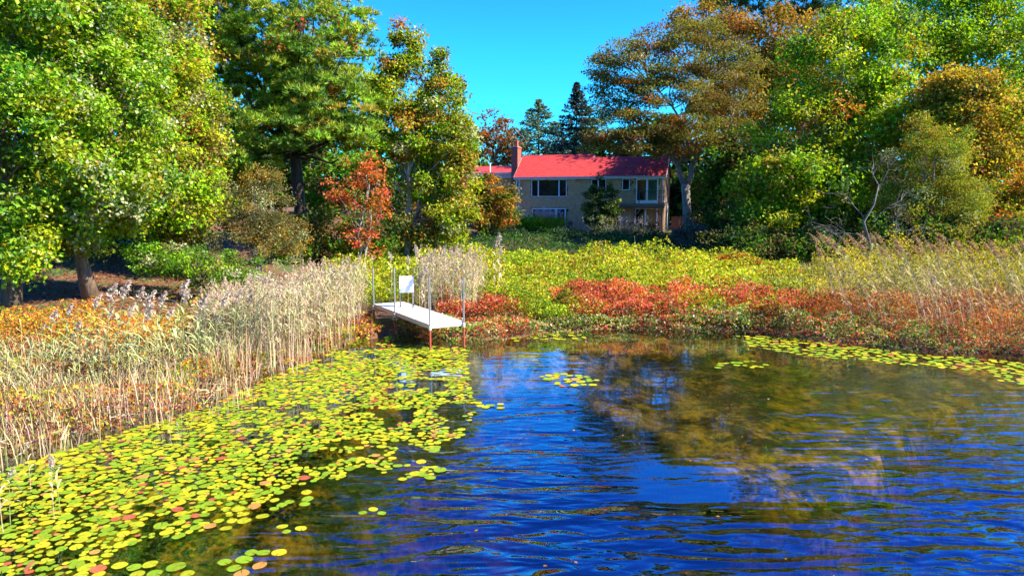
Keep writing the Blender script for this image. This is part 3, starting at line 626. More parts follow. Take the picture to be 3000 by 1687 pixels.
make_tree("red_maple_sapling", "small slender tree with flaming red-orange leaves under the pine", 33, 1060, 34,
          [lobe(1065, 500, 60, 60, 34, 1.0), lobe(1020, 560, 70, 55, 34, 1.0), lobe(1100, 590, 50, 70, 34.2, .9), lobe(1050, 670, 50, 60, 34, .8, .7), lobe(1085, 730, 40, 40, 34, .7, .6), lobe(1090, 510, 40, 40, 34, .8)],
          [(4, (.55, .13, .04)), (3, (.52, .07, .04)), (4, ORANGE), (1, GOLD), (1, (.6, .3, .2))], 90, 2900, .40, .12, .07, at(1065, 450, 34), B_PALE, nbr=26, inner=.2, nstem=2)
make_tree("sweetgum_tree", "yellow-green tree with several pointed tops and a pale forked trunk", 34, 1182, 38.5,
          [lobe(1165, 120, 8, 60, 39, .3, 2.4), lobe(1215, 130, 8, 55, 39, .3, 2.4), lobe(1290, 190, 10, 60, 39, .4, 2.4), lobe(1140, 200, 30, 40, 39, .9, .8), lobe(1125, 350, 60, 60, 39, 1.4), lobe(1110, 430, 50, 60, 38.6, 1.4), lobe(1360, 420, 40, 80, 39, 1.5), lobe(1200, 260, 110, 90, 39, 2.2, 1.2), lobe(1310, 290, 75, 90, 39.3, 1.8),
           lobe(1180, 400, 100, 90, 38.5, 2.2, 1.1), lobe(1300, 420, 90, 110, 39, 2.2, 1.2), lobe(1270, 540, 80, 80, 38.6, 2.0), lobe(1340, 540, 60, 90, 38.6, 1.8), lobe(1100, 500, 50, 60, 38.6, 1.6), lobe(1330, 640, 70, 60, 38, 1.8)],
          [(5, (.25, .28, .015)), (4, YGREEN), (2, OLIVE), (2, GOLD), (.8, RUST), (.4, ORANGE), (1.2, PALE), (2, GREEN), (3, LGREEN)], 300, 50000, .62, .155, .17, at(1200, 200, 39), B_PALE, nbr=70, nstem=2, mix=.3, wig=.012)
make_tree("willow_shrub", "tall grey-olive twiggy shrub standing behind the reeds", 35, 760, 29,
          [lobe(760, 620, 100, 110, 29, 1.4, 1.2), lobe(700, 700, 90, 70, 28.5, 1.2), lobe(820, 700, 80, 80, 28.8, 1.2), lobe(770, 540, 60, 50, 29, .9)],
          [(5, (.15, .14, .04)), (3, (.11, .11, .03)), (2, GOLD), (1, PALE)], 140, 17000, .40, .085, .05, None, B_GREY, "shrub", nbr=60, nstem=4, wid=.22)
make_tree("viburnum_shrub", "low dark green spreading shrub between maple trunk and reeds", 36, 600, 24.5,
          [lobe(600, 790, 110, 60, 24.5, 1.3), lobe(500, 760, 110, 40, 25, 1.2), lobe(700, 800, 80, 60, 24.5, 1.2), lobe(420, 740, 60, 25, 25, .8)],
          [(5, GREEN), (3, OLIVE), (2, LGREEN), (1, PALE)], 100, 13000, .35, .085, .05, None, B_BROWN, "shrub", nbr=30, nstem=3)
# understory behind the reeds under the pine
def thicket(name, label, seed, lobes, pal, ncl, nleaf, clr, leaf, **kw):
    r = np.random.default_rng(seed); C, d = sample_lobes(r, lobes, ncl, .2); k = r.integers(0, ncl, nleaf); dd = rdir(r, nleaf)
    P = C[k] + dd * (clr * r.random(nleaf) ** .4)[:, None] * np.array([1, 1, .7])
    g_ = ground(P[:, 0], P[:, 1]); P[:, 2] = np.maximum(P[:, 2], g_ + .03 + .1 * r.random(nleaf))
    cc = pick(r, ncl, pal) * np.exp(r.normal(0, .18, (ncl, 1))); Cc = np.where((r.random(nleaf) < .25)[:, None], pick(r, nleaf, pal), cc[k])
    return tag(leaf_obj(name, r, P, leaf * r.uniform(.65, 1.35, nleaf), Cc, bias=dd * .3 + SUN * .25, **kw), label, "undergrowth", None, "stuff")
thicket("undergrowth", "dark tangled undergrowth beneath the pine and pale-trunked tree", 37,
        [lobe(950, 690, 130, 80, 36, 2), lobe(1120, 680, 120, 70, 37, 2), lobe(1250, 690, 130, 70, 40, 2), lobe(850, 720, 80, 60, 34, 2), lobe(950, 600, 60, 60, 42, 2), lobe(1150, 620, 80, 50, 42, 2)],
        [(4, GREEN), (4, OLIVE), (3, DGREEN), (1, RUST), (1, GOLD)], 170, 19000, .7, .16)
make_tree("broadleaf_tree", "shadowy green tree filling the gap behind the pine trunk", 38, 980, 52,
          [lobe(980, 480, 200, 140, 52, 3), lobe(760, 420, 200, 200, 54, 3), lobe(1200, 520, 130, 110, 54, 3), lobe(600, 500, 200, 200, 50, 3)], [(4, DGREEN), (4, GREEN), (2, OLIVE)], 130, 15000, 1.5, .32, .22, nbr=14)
make_tree("dogwood_tree", "rounded bush with orange-tinted yellow-green leaves beside the house corner", 39, 1430, 58,
          [lobe(1440, 580, 75, 65, 58, 2.2, 1.2), lobe(1400, 620, 60, 60, 57.6, 2), lobe(1480, 620, 38, 55, 58, 1.6), lobe(1420, 545, 40, 30, 58, 1.2)],
          [(4, (.20, .19, .02)), (3, GOLD), (2, ORANGE), (2, OLIVE), (2, GREEN), (.6, RUST)], 110, 12000, .7, .2, .08, None, B_DARK, nbr=24, nstem=3)

# ------------------------------------------------------------------ trees behind the house
make_tree("oak_tree", "sparse brown-leaved oak against the sky beside the chimney", 41, 1450, 92,
          [lobe(1450, 380, 65, 50, 92, 4), lobe(1420, 430, 50, 40, 92, 3), lobe(1490, 440, 45, 40, 93, 3)],
          [(4, BROWN), (3, (.22, .14, .04)), (1, RUST), (3, OLIVE), (.6, ORANGE)], 60, 3400, 1.1, .34, .25, at(1452, 350, 92), B_DARK, nbr=50, inner=.15)
def make_spruce(name, label, seed, u, Y, vtop, vbot, halfpx, pal):
    r = np.random.default_rng(seed); tp = at(u, vtop, Y); x = tp[0]; root = np.array([x, Y, gh(x, Y)]); T = tag(empty(name, root), label, "tree", "spruces behind the house")
    hgt = tp[2] - root[2]; hb = hgt * .12; MB().tube([(0, 0, 0), (0, 0, hgt * .5), (0, 0, hgt)], [.25, .15, .02], 8).build("trunk", B_DARK, T)
    Rm = halfpx * Y / F; Ps, Ds = [], []; br = MB()
    for z in np.arange(hb, hgt - .1, .42):
        f = (hgt - z) / (hgt - hb); nb_ = int(7 + 5 * f)
        for k in range(nb_):
            a = r.uniform(0, 2 * np.pi); L = Rm * f * r.uniform(.7, 1.12) + .12; d = np.array([math.cos(a), math.sin(a), 0]); s = r.random(int(26 + 44 * f)) ** .6
            pts = d * (s * L)[:, None] + np.array([0, 0, 1.]) * (z - .38 * s * L * f + .16 * (s ** 2) * L)[:, None]
            pts += r.normal(0, .09 + .07 * f, pts.shape); Ps.append(pts); Ds.append(np.tile(d, (len(s), 1)))
            br.tube([(0, 0, z), tuple(d * L * .9 + np.array([0, 0, z - .2 * L * f]))], [.03, .008], 4, cap=False)
    br.build("branches", B_DARK, T)
    P = np.vstack(Ps); D = np.vstack(Ds); n = len(P); C = pick(r, n, pal)
    leaf_obj("crown", r, P, .42 * r.uniform(.6, 1.3, n) * Y / 90, C, M_NEEDLE, T, bias=D * .2, up=.9, wid=.2)
SPR = [(5, (.05, .10, .055)), (3, (.03, .07, .04)), (2, (.10, .15, .08))]
make_spruce("spruce_tree", "pointed blue-green spruce rising behind the roof next to the chimney", 42, 1578, 96, 292, 460, 265, [(5, (.10, .19, .10)), (3, (.06, .13, .07)), (3, (.20, .28, .15))])
make_spruce("spruce_tree", "dark spruce half hidden behind the brown tree's drooping boughs", 43, 1690, 100, 245, 460, 200, [(4, (.03, .06, .04)), (3, (.05, .05, .05))])
thicket("treeline", "dark green wood behind the house", 44, [lobe(1640, 455, 90, 50, 104, 3), lobe(1760, 440, 120, 60, 104, 4), lobe(1900, 430, 150, 80, 102, 4), lobe(1330, 520, 200, 60, 110, 3), lobe(1100, 480, 300, 120, 112, 4),
        lobe(2150, 450, 250, 140, 98, 4), lobe(700, 450, 400, 200, 110, 4), lobe(2500, 420, 300, 200, 100, 4), lobe(2900, 400, 300, 220, 96, 4), lobe(1990, 590, 60, 80, 88, 2, 3), lobe(1780, 448, 70, 35, 98, 3, 2), lobe(2080, 600, 60, 70, 86, 2, 2)] + [lobe(u, 540, 110, 75, 108, 3, 1.6) for u in range(100, 3200, 110)], [(4, DGREEN), (3, GREEN), (2, OLIVE), (1, BROWN)], 620, 34000, 2.6, 1.0)

# ------------------------------------------------------------------ big brown tree and the wood on the other side
GB = np.array([(2012 - CX) / F * 65.5, 65.5, 0]); GB[2] = gh(GB[0], GB[1]) - .1
def big_brown():
    r = np.random.default_rng(51); T = tag(empty("locust_tree", GB), "big spreading brown-leaved tree with pale forked trunk beside the house", "tree")
    Y = 65.5; L = lambda u, v, dy=0: at(u, v, Y + dy) - GB
    tr_ = MB().tube([np.array([0, 0, 0]), L(2014, 640), L(2010, 580), L(2008, 540)], [.55, .42, .39, .42], 12).build("trunk", B_GREY, T, True)
    limbs = [[(2006, 545, 0), (1985, 490, 0), (1975, 450, -.5), (1940, 410, -1), (1880, 360, -1.5)], [(2010, 545, 0), (2030, 490, 0), (2050, 450, .5), (2110, 415, 1), (2170, 390, 1.5)],
             [(1988, 500, 0), (2008, 440, .5), (2000, 380, 1), (1960, 280, 1.5)], [(2034, 482, 0), (2025, 420, -.6), (2060, 330, -1), (2080, 230, -1)], [(2042, 468, 0), (2010, 410, -1.2), (1985, 330, -2), (1900, 240, -2)],
             [(1975, 455, 0), (1920, 400, 1), (1830, 330, 1.5), (1760, 300, 2)], [(2110, 415, 1), (2150, 330, 1.5), (2160, 220, 1.5)]]
    Lp = []
    for i, l in enumerate(limbs):
        pts = np.array([L(*q) for q in l]); tt = np.linspace(0, len(pts) - 1, 9); P = np.stack([np.interp(tt, range(len(pts)), pts[:, k]) for k in range(3)], 1)
        P[1:-1] += r.normal(0, .07, (7, 3)); MB().tube(P, np.linspace(.30 if i < 2 else .17, .05, 9), 8).build("limb", B_GREY, T, True); Lp.append(P)
    Lp = np.vstack(Lp)
    lob = [lobe(1870, 190, 110, 85, 62, 3.0, 1.2), lobe(2000, 130, 160, 80, 62.5, 3.4, 1.2), lobe(1800, 310, 80, 70, 62, 2.8), lobe(1960, 300, 160, 100, 62.5, 3.6, 1.3), lobe(2100, 260, 140, 120, 64, 4.0, 1.2), lobe(1880, 410, 130, 42, 62, 2.8, 1.3),
           lobe(1760, 395, 80, 45, 62, 2.4, .8), lobe(2030, 400, 130, 55, 64.5, 3.6, 1.1), lobe(2150, 400, 90, 60, 66, 3.2), lobe(1780, 230, 60, 45, 62, 2), lobe(1760, 165, 40, 20, 62, 1.5, .6), lobe(1920, 440, 60, 25, 68.5, 2.5, .8), lobe(2100, 300, 75, 75, 68.5, 2.2, 1.6)]
    lob = [(l[0] - GB[0], l[1] - GB[1], l[2] - GB[2], *l[3:]) for l in lob]
    C, d = sample_lobes(r, lob, 420, .3)
    br = MB()
    for c in C[r.choice(len(C), 120, replace=False)]:
        s = Lp[np.argmin(np.linalg.norm(Lp - c, axis=1) + np.maximum(0, Lp[:, 2] - c[2] + 1))]; m_ = (s + c) / 2 + r.normal(0, .3, 3)
        br.tube([s, m_, c], [.06, .04, .012], 5, cap=False)
    br.build("branches", B_GREY, T, True)
    n = 72000; k = r.integers(0, len(C), n); dd = rdir(r, n); P = C[k] + dd * (1.0 * r.random(n) ** .45)[:, None] * np.array([1.25, 1.1, .42])
    pal = [(5, (.20, .16, .03)), (2, (.16, .10, .03)), (6, (.19, .20, .03)), (.5, RUST), (.4, ORANGE), (.4, PURP), (.8, (.32, .27, .10))]
    cc = pick(r, len(C), pal); Cc = np.where((r.random(n) < .3)[:, None], pick(r, n, pal), cc[k])
    leaf_obj("crown", r, P, .21 * r.uniform(.6, 1.3, n), Cc, None, T, bias=dd * .3 + SUN * .2, up=.5, wid=.27)
big_brown()
make_tree("oak_tree", "rust-orange tree crown behind the big brown tree's shoulder", 52, 2230, 74,
          [lobe(2250, 130, 190, 100, 74, 4, 1.2), lobe(2200, 280, 170, 110, 72, 4), lobe(2350, 240, 130, 140, 74, 4), lobe(2080, 70, 110, 50, 76, 3, .7)],
          [(5, (.30, .19, .03)), (3, GOLD), (1.6, RUST), (2, (.20, .19, .03)), (1, ORANGE), (2, (.18, .21, .02))], 280, 42000, 1.4, .27, .3, None, B_GREY, nbr=30)
make_tree("maple_tree", "large green tree glowing yellow-green at its top, beside the dead branches", 53, 2480, 50,
          [lobe(2480, 200, 190, 130, 51, 3.6, 1.2), lobe(2400, 380, 200, 120, 50, 3.4, 1.1), lobe(2560, 380, 150, 160, 50, 3.4), lobe(2320, 540, 170, 100, 48.5, 3.2, 1.2), lobe(2480, 560, 160, 110, 48, 3), lobe(2260, 660, 110, 60, 47.5, 2.4), lobe(2420, 660, 120, 60, 47.5, 2.4), lobe(2560, 70, 120, 70, 52, 3)],
          [(4, GREEN), (6, LGREEN), (5, YGREEN), (1.2, GOLD), (.4, ORANGE), (.5, TEAL)], 460, 84000, 1.15, .22, .28, None, B_GREY, nbr=60, mat=M_SHINY, mix=.3)
make_tree("maple_tree", "golden-orange tree crown on the bank's far edge, behind the plumed reeds", 54, 2860, 46,
          [lobe(2850, 350, 170, 130, 46, 3, 1.2), lobe(2930, 520, 130, 130, 45, 3), lobe(2780, 480, 120, 120, 45, 2.6), lobe(2990, 330, 80, 90, 48, 2), lobe(2900, 650, 140, 60, 43.5, 2.4), lobe(2780, 270, 90, 60, 47, 2.4)],
          [(5, (.46, .32, .028)), (4, (.50, .36, .035)), (3, (.34, .35, .02)), (2, ORANGE), (1.5, GREEN), (1, OLIVE)], 340, 54000, 1.0, .2, .25, None, B_GREY, nbr=40, mix=.3)
make_tree("willow_tree", "grey-green fine-leaved tree in front of the golden-orange crown", 55, 2720, 41,
          [lobe(2740, 470, 70, 90, 41, 2.0, 1.1), lobe(2800, 600, 120, 70, 40.5, 2.2), lobe(2660, 600, 80, 70, 41, 1.8), lobe(2700, 390, 40, 50, 42.5, 1.2), lobe(2790, 430, 40, 60, 42, 1.2), lobe(2620, 500, 40, 60, 42, 1.2)],
          [(4, (.20, .23, .025)), (3, (.30, .32, .03)), (2, GREEN), (2, GOLD), (.3, PALE)], 220, 32000, .7, .14, .15, None, B_GREY, nbr=50, wid=.22, nstem=3)
make_tree("broadleaf_tree", "tall bright green tree crown towering in the picture's top corner", 56, 2720, 76,
          [lobe(2700, 60, 150, 110, 76, 4.5, 1.2), lobe(2860, 130, 160, 120, 76, 4.5, 1.2), lobe(2960, 50, 120, 80, 78, 4), lobe(2620, 160, 130, 120, 75, 4), lobe(2800, -30, 130, 60, 77, 4), lobe(3080, 190, 120, 160, 78, 4)],
          [(5, (.13, .27, .015)), (5, LGREEN), (3, YGREEN), (1, GREEN)], 320, 44000, 1.7, .32, .35, None, B_DARK, nbr=30, mat=M_SHINY)
make_pine("pine_tree", "dark pine showing above the rust-orange crowns", 57, 2330, 88, at(2380, -200, 88), [lobe(2330, 0, 200, 60, 88, 5, 1.2), lobe(2150, 0, 120, 40, 88, 4), lobe(2450, 90, 110, 100, 86, 4), lobe(2350, -110, 140, 90, 88, 4), lobe(2520, 250, 90, 110, 84, 4)],
          120, 14, 13, .75, [(4, (.05, .11, .02)), (3, (.03, .075, .015)), (2, (.10, .16, .02))], .4, 1.9, 60)
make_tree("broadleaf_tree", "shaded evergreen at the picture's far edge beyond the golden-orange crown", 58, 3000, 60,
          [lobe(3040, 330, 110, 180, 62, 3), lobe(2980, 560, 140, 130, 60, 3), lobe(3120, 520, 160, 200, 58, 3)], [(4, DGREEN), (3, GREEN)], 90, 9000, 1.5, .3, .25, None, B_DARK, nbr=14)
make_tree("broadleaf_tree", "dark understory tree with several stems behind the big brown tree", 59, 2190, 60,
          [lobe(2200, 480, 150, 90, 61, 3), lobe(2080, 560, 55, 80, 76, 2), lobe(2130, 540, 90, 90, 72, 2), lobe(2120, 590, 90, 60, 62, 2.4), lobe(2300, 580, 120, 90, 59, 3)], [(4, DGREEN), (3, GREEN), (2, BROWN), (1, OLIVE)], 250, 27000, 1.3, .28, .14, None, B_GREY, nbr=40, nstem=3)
thicket("undergrowth", "deep shaded undergrowth below the trees beside the yellow shrubs", 60,
        [lobe(2180, 720, 120, 60, 46, 3), lobe(2320, 740, 140, 50, 43, 3), lobe(2110, 660, 90, 60, 56, 3), lobe(2450, 720, 120, 60, 42, 2.5), lobe(2250, 620, 120, 60, 54, 3), lobe(2650, 690, 150, 60, 40, 2.5), lobe(2880, 700, 160, 60, 38, 2.5)],
        [(4, DGREEN), (3, GREEN), (2, OLIVE), (1, BROWN)], 260, 26000, .9, .19)
# dead tree
def dead_tree():
    r = np.random.default_rng(61); Y = 37.5; base = at(2560, 800, Y); base[2] = gh(base[0], Y) - .1; T = tag(empty("dead_tree", base), "leafless grey dead tree with tangled branches behind the plumed reeds", "tree")
    L = lambda u, v, dy=0: at(u, v, Y + dy) - base
    tk = MB().tube([np.zeros(3), L(2550, 720), L(2530, 650), L(2560, 600), L(2575, 540)], [.10, .085, .07, .055, .035], 8).build("trunk", B_DEAD, T, True)
    bm = MB()
    def grow(p, d, ln, rad, dep):
        pts = [p]; dd = d.copy()
        for i in range(4): dd = dd + r.normal(0, .30, 3); dd /= np.linalg.norm(dd); pts.append(pts[-1] + dd * ln / 4)
        bm.tube(pts, np.linspace(rad, rad * .45, 5), 5, cap=False)
        if dep:
            for q in pts[2:]:
                for _ in range(2 if dep > 1 else 1):
                    nd = dd + r.normal(0, .75, 3); nd /= np.linalg.norm(nd); grow(q, nd, ln * r.uniform(.45, .75), rad * .5, dep - 1)
    for (u, v, du, dv, ln) in ((2550, 720, -1, -.45, 2.6), (2545, 690, -1, -.2, 2.4), (2560, 700, 1, -.3, 2.4), (2552, 730, 1, .1, 2.2), (2545, 740, -.8, .2, 1.8), (2535, 650, -.6, -1, 2.0), (2570, 560, .6, -1, 1.6), (2575, 545, -.3, -1, 1.5), (2560, 650, .8, -.8, 1.8)):
        grow(L(u, v), np.array([du, r.normal(0, .3), -dv]) / math.hypot(du, dv), ln, .030, 2)
    bm.build("branches", B_DEAD, T, True)
dead_tree()
# shrubs around the house and in the shade
make_tree("holly_shrub", "grey-leaved upright shrub at the foot of the brown tree", 62, 2018, 50, [lobe(2020, 690, 48, 55, 50, 1.4), lobe(2035, 740, 40, 30, 50, 1.1)],
          [(4, (.12, .14, .10)), (3, (.06, .08, .05)), (1, PALE)], 60, 5200, .45, .15, .05, None, B_GREY, "shrub", nbr=20, nstem=3)
make_tree("pear_tree", "young upright tree with spiky shoots in front of the house wall", 63, 1757, 63,
          [lobe(1755, 630, 50, 48, 63, 1.5, 1.3), lobe(1738, 585, 36, 44, 63, 1.2), lobe(1784, 600, 34, 44, 63, 1.2), lobe(1722, 570, 6, 30, 63, .3, .6), lobe(1735, 550, 5, 26, 63, .3, .6), lobe(1765, 550, 6, 40, 63, .3, .7), lobe(1790, 560, 5, 30, 63, .3, .6), lobe(1752, 530, 4, 20, 63, .2, .5)],
          [(4, (.10, .16, .03)), (3, (.18, .22, .03)), (2, DGREEN), (1, OLIVE)], 130, 9600, .36, .16, .06, at(1757, 540, 63), B_DARK, "tree", nbr=24, inner=.1)
thicket("juniper_bed", "dark low evergreen bed in front of the house", 64, [lobe(1640, 700, 110, 26, 62, 2.5), lobe(1480, 690, 60, 40, 60, 2), lobe(1800, 705, 120, 24, 60, 2.4), lobe(1930, 710, 90, 30, 58, 2), lobe(1560, 695, 50, 18, 64, 1.5), lobe(1470, 660, 40, 30, 62, 1.5), lobe(1900, 675, 60, 20, 63, 1.5)],
        [(5, (.02, .05, .02)), (3, (.03, .07, .03))], 120, 11000, .7, .2)
r = np.random.default_rng(65)
gb_ = at(1595, 672, 66.5); gb_[2] = gh(gb_[0], gb_[1]); mg = tag(empty("ornamental_grass", gb_), "fountain grass clump with pink plumes in front of the sliding door", "ornamental grass")
n = 2600; q = r.normal(0, .45, (n, 2)) * np.array([1.3, .7]); base = np.column_stack([q, np.zeros(n)]); lean = np.column_stack([q * .55 + r.normal(0, .1, (n, 2)), np.zeros(n)])
blades("foliage", r, base, r.uniform(1.0, 1.75, n), np.full(n, .05), pick(r, n, [(5, (.34, .44, .02)), (3, (.50, .50, .04)), (2, (.18, .30, .02)), (1, ORANGE)]), lean, .15, M_LEAF, mg)
n = 90; q = r.normal(0, .5, (n, 2)) * np.array([1.3, .7]); tip = np.column_stack([q * 1.5, r.uniform(1.5, 2.05, n)]); P = np.repeat(tip, 26, 0) + r.normal(0, 1, (n * 26, 3)) * np.array([.08, .08, .17])
leaf_obj("plumes", r, P, r.uniform(.07, .13, len(P)), pick(r, len(P), [(3, (.80, .46, .40)), (2, (.80, .58, .50)), (1, (.7, .28, .25))]), M_REED, mg, wid=.2)
b2 = at(1545, 690, 65); b2[2] = gh(b2[0], b2[1]); lg = tag(empty("garden_shrub", b2), "small bright green leafy shrub beside the fountain grass", "shrub")
P = r.normal(0, 1, (1500, 3)) * np.array([.7, .5, .38]) + np.array([0, 0, .75]); P[:, 2] = np.abs(P[:, 2]); leaf_obj("foliage", r, P, r.uniform(.12, .24, 1500), pick(r, 1500, [(3, LGREEN), (3, GREEN), (1, YGREEN)]), None, lg)
b3 = at(1840, 690, 60); b3[2] = gh(b3[0], b3[1]); lv = tag(empty("ornamental_grass", b3), "pale-spiked grey ornamental grass in the shade below the balcony", "ornamental grass")
n = 900; q = r.normal(0, .7, (n, 2)) * np.array([1.5, .6]); base = np.column_stack([q, np.zeros(n)])
blades("foliage", r, base, r.uniform(.6, 1.3, n), np.full(n, .05), pick(r, n, [(3, (.16, .18, .12)), (2, (.09, .12, .05)), (1, (.4, .36, .3))]), np.column_stack([q * .3, np.zeros(n)]), .2, M_LEAF, lv)
n = 60; q = r.normal(0, .8, (n, 2)) * np.array([1.5, .6]); tip = np.column_stack([q * 1.2, r.uniform(1.1, 1.6, n)]); P = np.repeat(tip, 14, 0) + r.normal(0, 1, (n * 14, 3)) * np.array([.04, .04, .16])
leaf_obj("plumes", r, P, r.uniform(.06, .11, len(P)), pick(r, len(P), [(3, (.5, .42, .36))]), M_REED, lv, wid=.2)

# ------------------------------------------------------------------ shrub bands along the far shore (uncountable ground cover)
def region(r, n, poly_px, zref):
    """uniform points in a ground polygon given by picture corners met at height zref"""
    poly = np.array([gz(u, v, zref)[:2] for u, v in poly_px]); lo, hi = poly.min(0), poly.max(0); out_ = []; got = 0
    while got < n:
        p = r.uniform(lo, hi, (n * 2, 2)); p = p[inside(poly, p[:, 0], p[:, 1])]; out_.append(p); got += len(p)
    return np.vstack(out_)[:n]
def region_w(r, n, poly):
    poly = np.array(poly, float); lo, hi = poly.min(0), poly.max(0); out_ = []; got = 0
    while got < n:
        p = r.uniform(lo, hi, (n * 2, 2)); p = p[inside(poly, p[:, 0], p[:, 1])]; out_.append(p); got += len(p)
    return np.vstack(out_)[:n]
def px2m(Y): return Y / 700.0
def bushes(x, y, sp, seed):
    """distance to the nearest bush centre (in units of spacing) and that bush's number"""
    gx_ = np.floor(x / sp).astype(int); gy_ = np.floor(y / sp).astype(int); best = np.full(x.shape, 1e9); bid = np.zeros(x.shape, int); L = _lat[seed % 64]; L2 = _lat[(seed + 9) % 64]
    for dx in (-1, 0, 1):
        for dy in (-1, 0, 1):
            i = (gx_ + dx) % 256; j = (gy_ + dy) % 256; cx = (gx_ + dx + L[i, j]) * sp; cy = (gy_ + dy + L2[i, j]) * sp
            d = np.hypot(x - cx, y - cy); k = d < best; best = np.where(k, d, best); bid = np.where(k, i * 256 + j, bid)
    return best / sp, bid
def shrub_band(name, label, seed, poly, n, hfun, pal_fun, px=2.6, wid=.34, lump=1.1, mat=None, keep=None, dmin=.05, rough=.62):
    r = np.random.default_rng(seed); p = region_w(r, n, poly)
    d = shore_d(p[:, 0], p[:, 1]); p = p[d > dmin]
    # nearer ground needs more, smaller leaves: thin out by distance
    if keep is not None: p = p[r.random(len(p)) < keep(p)]
    else: p = p[r.random(len(p)) < np.clip((22.0 / p[:, 1]) ** 1.6, 0, 1)]
    x, y = p[:, 0], p[:, 1]; g_ = ground(x, y)
    f1, bid = bushes(x + .25 * vnoise(x, y, .4, 2), y + .25 * vnoise(x, y, .4, 3), lump, seed); bh = .62 + .62 * _lat[7].ravel()[bid % 65536]
    dome = np.sqrt(np.clip(1 - (f1 / .82) ** 2, .02, 1))
    hh = hfun(x, y) * (.72 + .56 * vnoise(x, y, 4.5, (seed + 3) % 60)) * bh * ((1 - rough) + rough * dome) * (.8 + .4 * vnoise(x, y, .3, (seed + 7) % 60))
    z = g_ + hh * (1 - r.random(len(p)) ** 1.7 * .85) + .02
    P = np.column_stack([p, z]); C = pal_fun(r, x, y, bid); S = px * px2m(np.maximum(y, 14)) * r.uniform(.5, 1.4, len(p))
    return tag(leaf_obj(name, r, P, S, C, mat, None, bias=SUN * .25, up=.5, wid=wid), label, "shrubs", None, "stuff")
def by_noise(pals, scale, seed, sharp=.07):
    """patches of palettes, each bush keeping to its own: pals list of (threshold, palette)"""
    def fn(r, x, y, bid):
        jb = (_lat[9].ravel()[(bid * 7 + 3) % 65536] - .5) * .34; tone = np.exp((_lat[11].ravel()[(bid * 5 + 1) % 65536] - .5) * .7)
        v = .7 * vnoise(x, y, scale, seed) + .3 * vnoise(x, y, scale * .35, seed + 1) + jb + r.normal(0, sharp, len(x)); out_ = np.zeros((len(x), 3))
        lo = -9
        for th, pal in pals:
            k = (v >= lo) & (v < th); out_[k] = pick(r, k.sum(), pal); lo = th
        return out_ * tone[:, None]
    return fn
YEL = [(5, (.42, .47, .016)), (5, (.30, .41, .015)), (2.4, (.60, .52, .025)), (2.2, (.12, .22, .015)), (.6, ORANGE), (.5, (.7, .66, .2))]
GRN = [(4, (.16, .26, .012)), (3, (.28, .36, .015)), (2, (.09, .16, .015)), (1, (.46, .44, .02))]
REDP = [(4, (.60, .13, .04)), (3, (.62, .20, .04)), (3, (.58, .07, .06)), (2, (.28, .06, .03)), (1.4, (.66, .36, .24)), (1.2, (.13, .17, .02))]
LOWG = [(4, (.14, .24, .03)), (3, (.28, .34, .06)), (1, (.05, .09, .03)), (1.4, (.50, .48, .30)), (1, (.46, .11, .06)), (.8, (.5, .26, .18))]
ORP = [(4, (.56, .18, .04)), (3, (.44, .12, .04)), (2, (.6, .28, .07)), (1.5, (.24, .09, .04)), (1, (.30, .30, .04))]
shrub_band("yellow_shrubs", "dense sunlit bank of yellow-green shrubs above the red ones", 71, [(-6.5, 25.5), (-1, 25.5), (5, 27), (9.5, 25), (12.6, 28.5), (14, 34), (16, 43), (4, 44), (-9, 43), (-9, 33)], 190000,
           lambda x, y: 1.05 + .12 * sstep(28, 38, y) - .25 * sstep(7, 14, x), by_noise([(.42, GRN), (.76, YEL), (.82, [(2, (.4, .12, .03)), (2, (.42, .40, .02))]), (9, YEL)], 3.0, 9), 2.5, lump=1.8, rough=.78)
shrub_band("red_shrubs", "fiery red and orange shrubs massed along the far waterline", 72, [(-2.5, 22.6), (.5, 22.4), (4, 23.0), (7, 22.6), (9, 21.7), (10.6, 22.6), (9.4, 26), (5.5, 27.4), (1, 27.0), (-2.6, 25.4)], 62000,
           lambda x, y: .92 + .1 * sstep(23, 26, y), by_noise([(.28, GRN), (.37, YEL), (9, REDP)], 2.0, 12), 2.3, lump=1.2, rough=.6)
shrub_band("shore_herbs", "mixed green and pinkish low plants fringing the far waterline", 73, [(-3.8, 21.0), (-1, 20.0), (.4, 20.6), (1.2, 21.6), (5.5, 21.7), (7.6, 21.3), (10, 19.4), (11.3, 18.3), (13, 17.9), (16, 15.9), (16.4, 18), (13, 20), (10.5, 21.5), (8, 23.2), (4, 23.8), (0, 23.4), (-3.6, 23)], 42000,
           lambda x, y: .48 + .1 * sstep(1, 5, x), by_noise([(.45, LOWG), (.6, REDP), (9, LOWG)], 1.0, 14), 2.5, dmin=-.22, lump=.7)
shrub_band("orange_shrubs", "rusty orange-red low shrubs along the bank below the plumed reeds", 74, [(9, 22.4), (10.6, 20.6), (12, 19.6), (14, 19.0), (17, 17.2), (22, 15.6), (24, 24), (17, 26.4), (10, 25.6)], 60000,
           lambda x, y: .85 + 0 * x, by_noise([(.30, LOWG), (9, ORP)], 1.6, 16), 2.3, wid=.24)
shrub_band("goldenrod", "tall yellow-green leafy plants behind the orange shrubs", 75, [(11.5, 26.4), (17, 25), (24, 22), (30, 30), (24, 36), (15, 35)], 80000,
           lambda x, y: 1.25 + .75 * sstep(13, 19, x), by_noise([(.55, [(4, (.32, .30, .03)), (3, (.24, .26, .03)), (2, (.42, .36, .04)), (2, (.12, .16, .02))]), (9, [(4, (.50, .38, .03)), (2, (.30, .28, .03))])], 2.0, 18), 2.4, wid=.26)
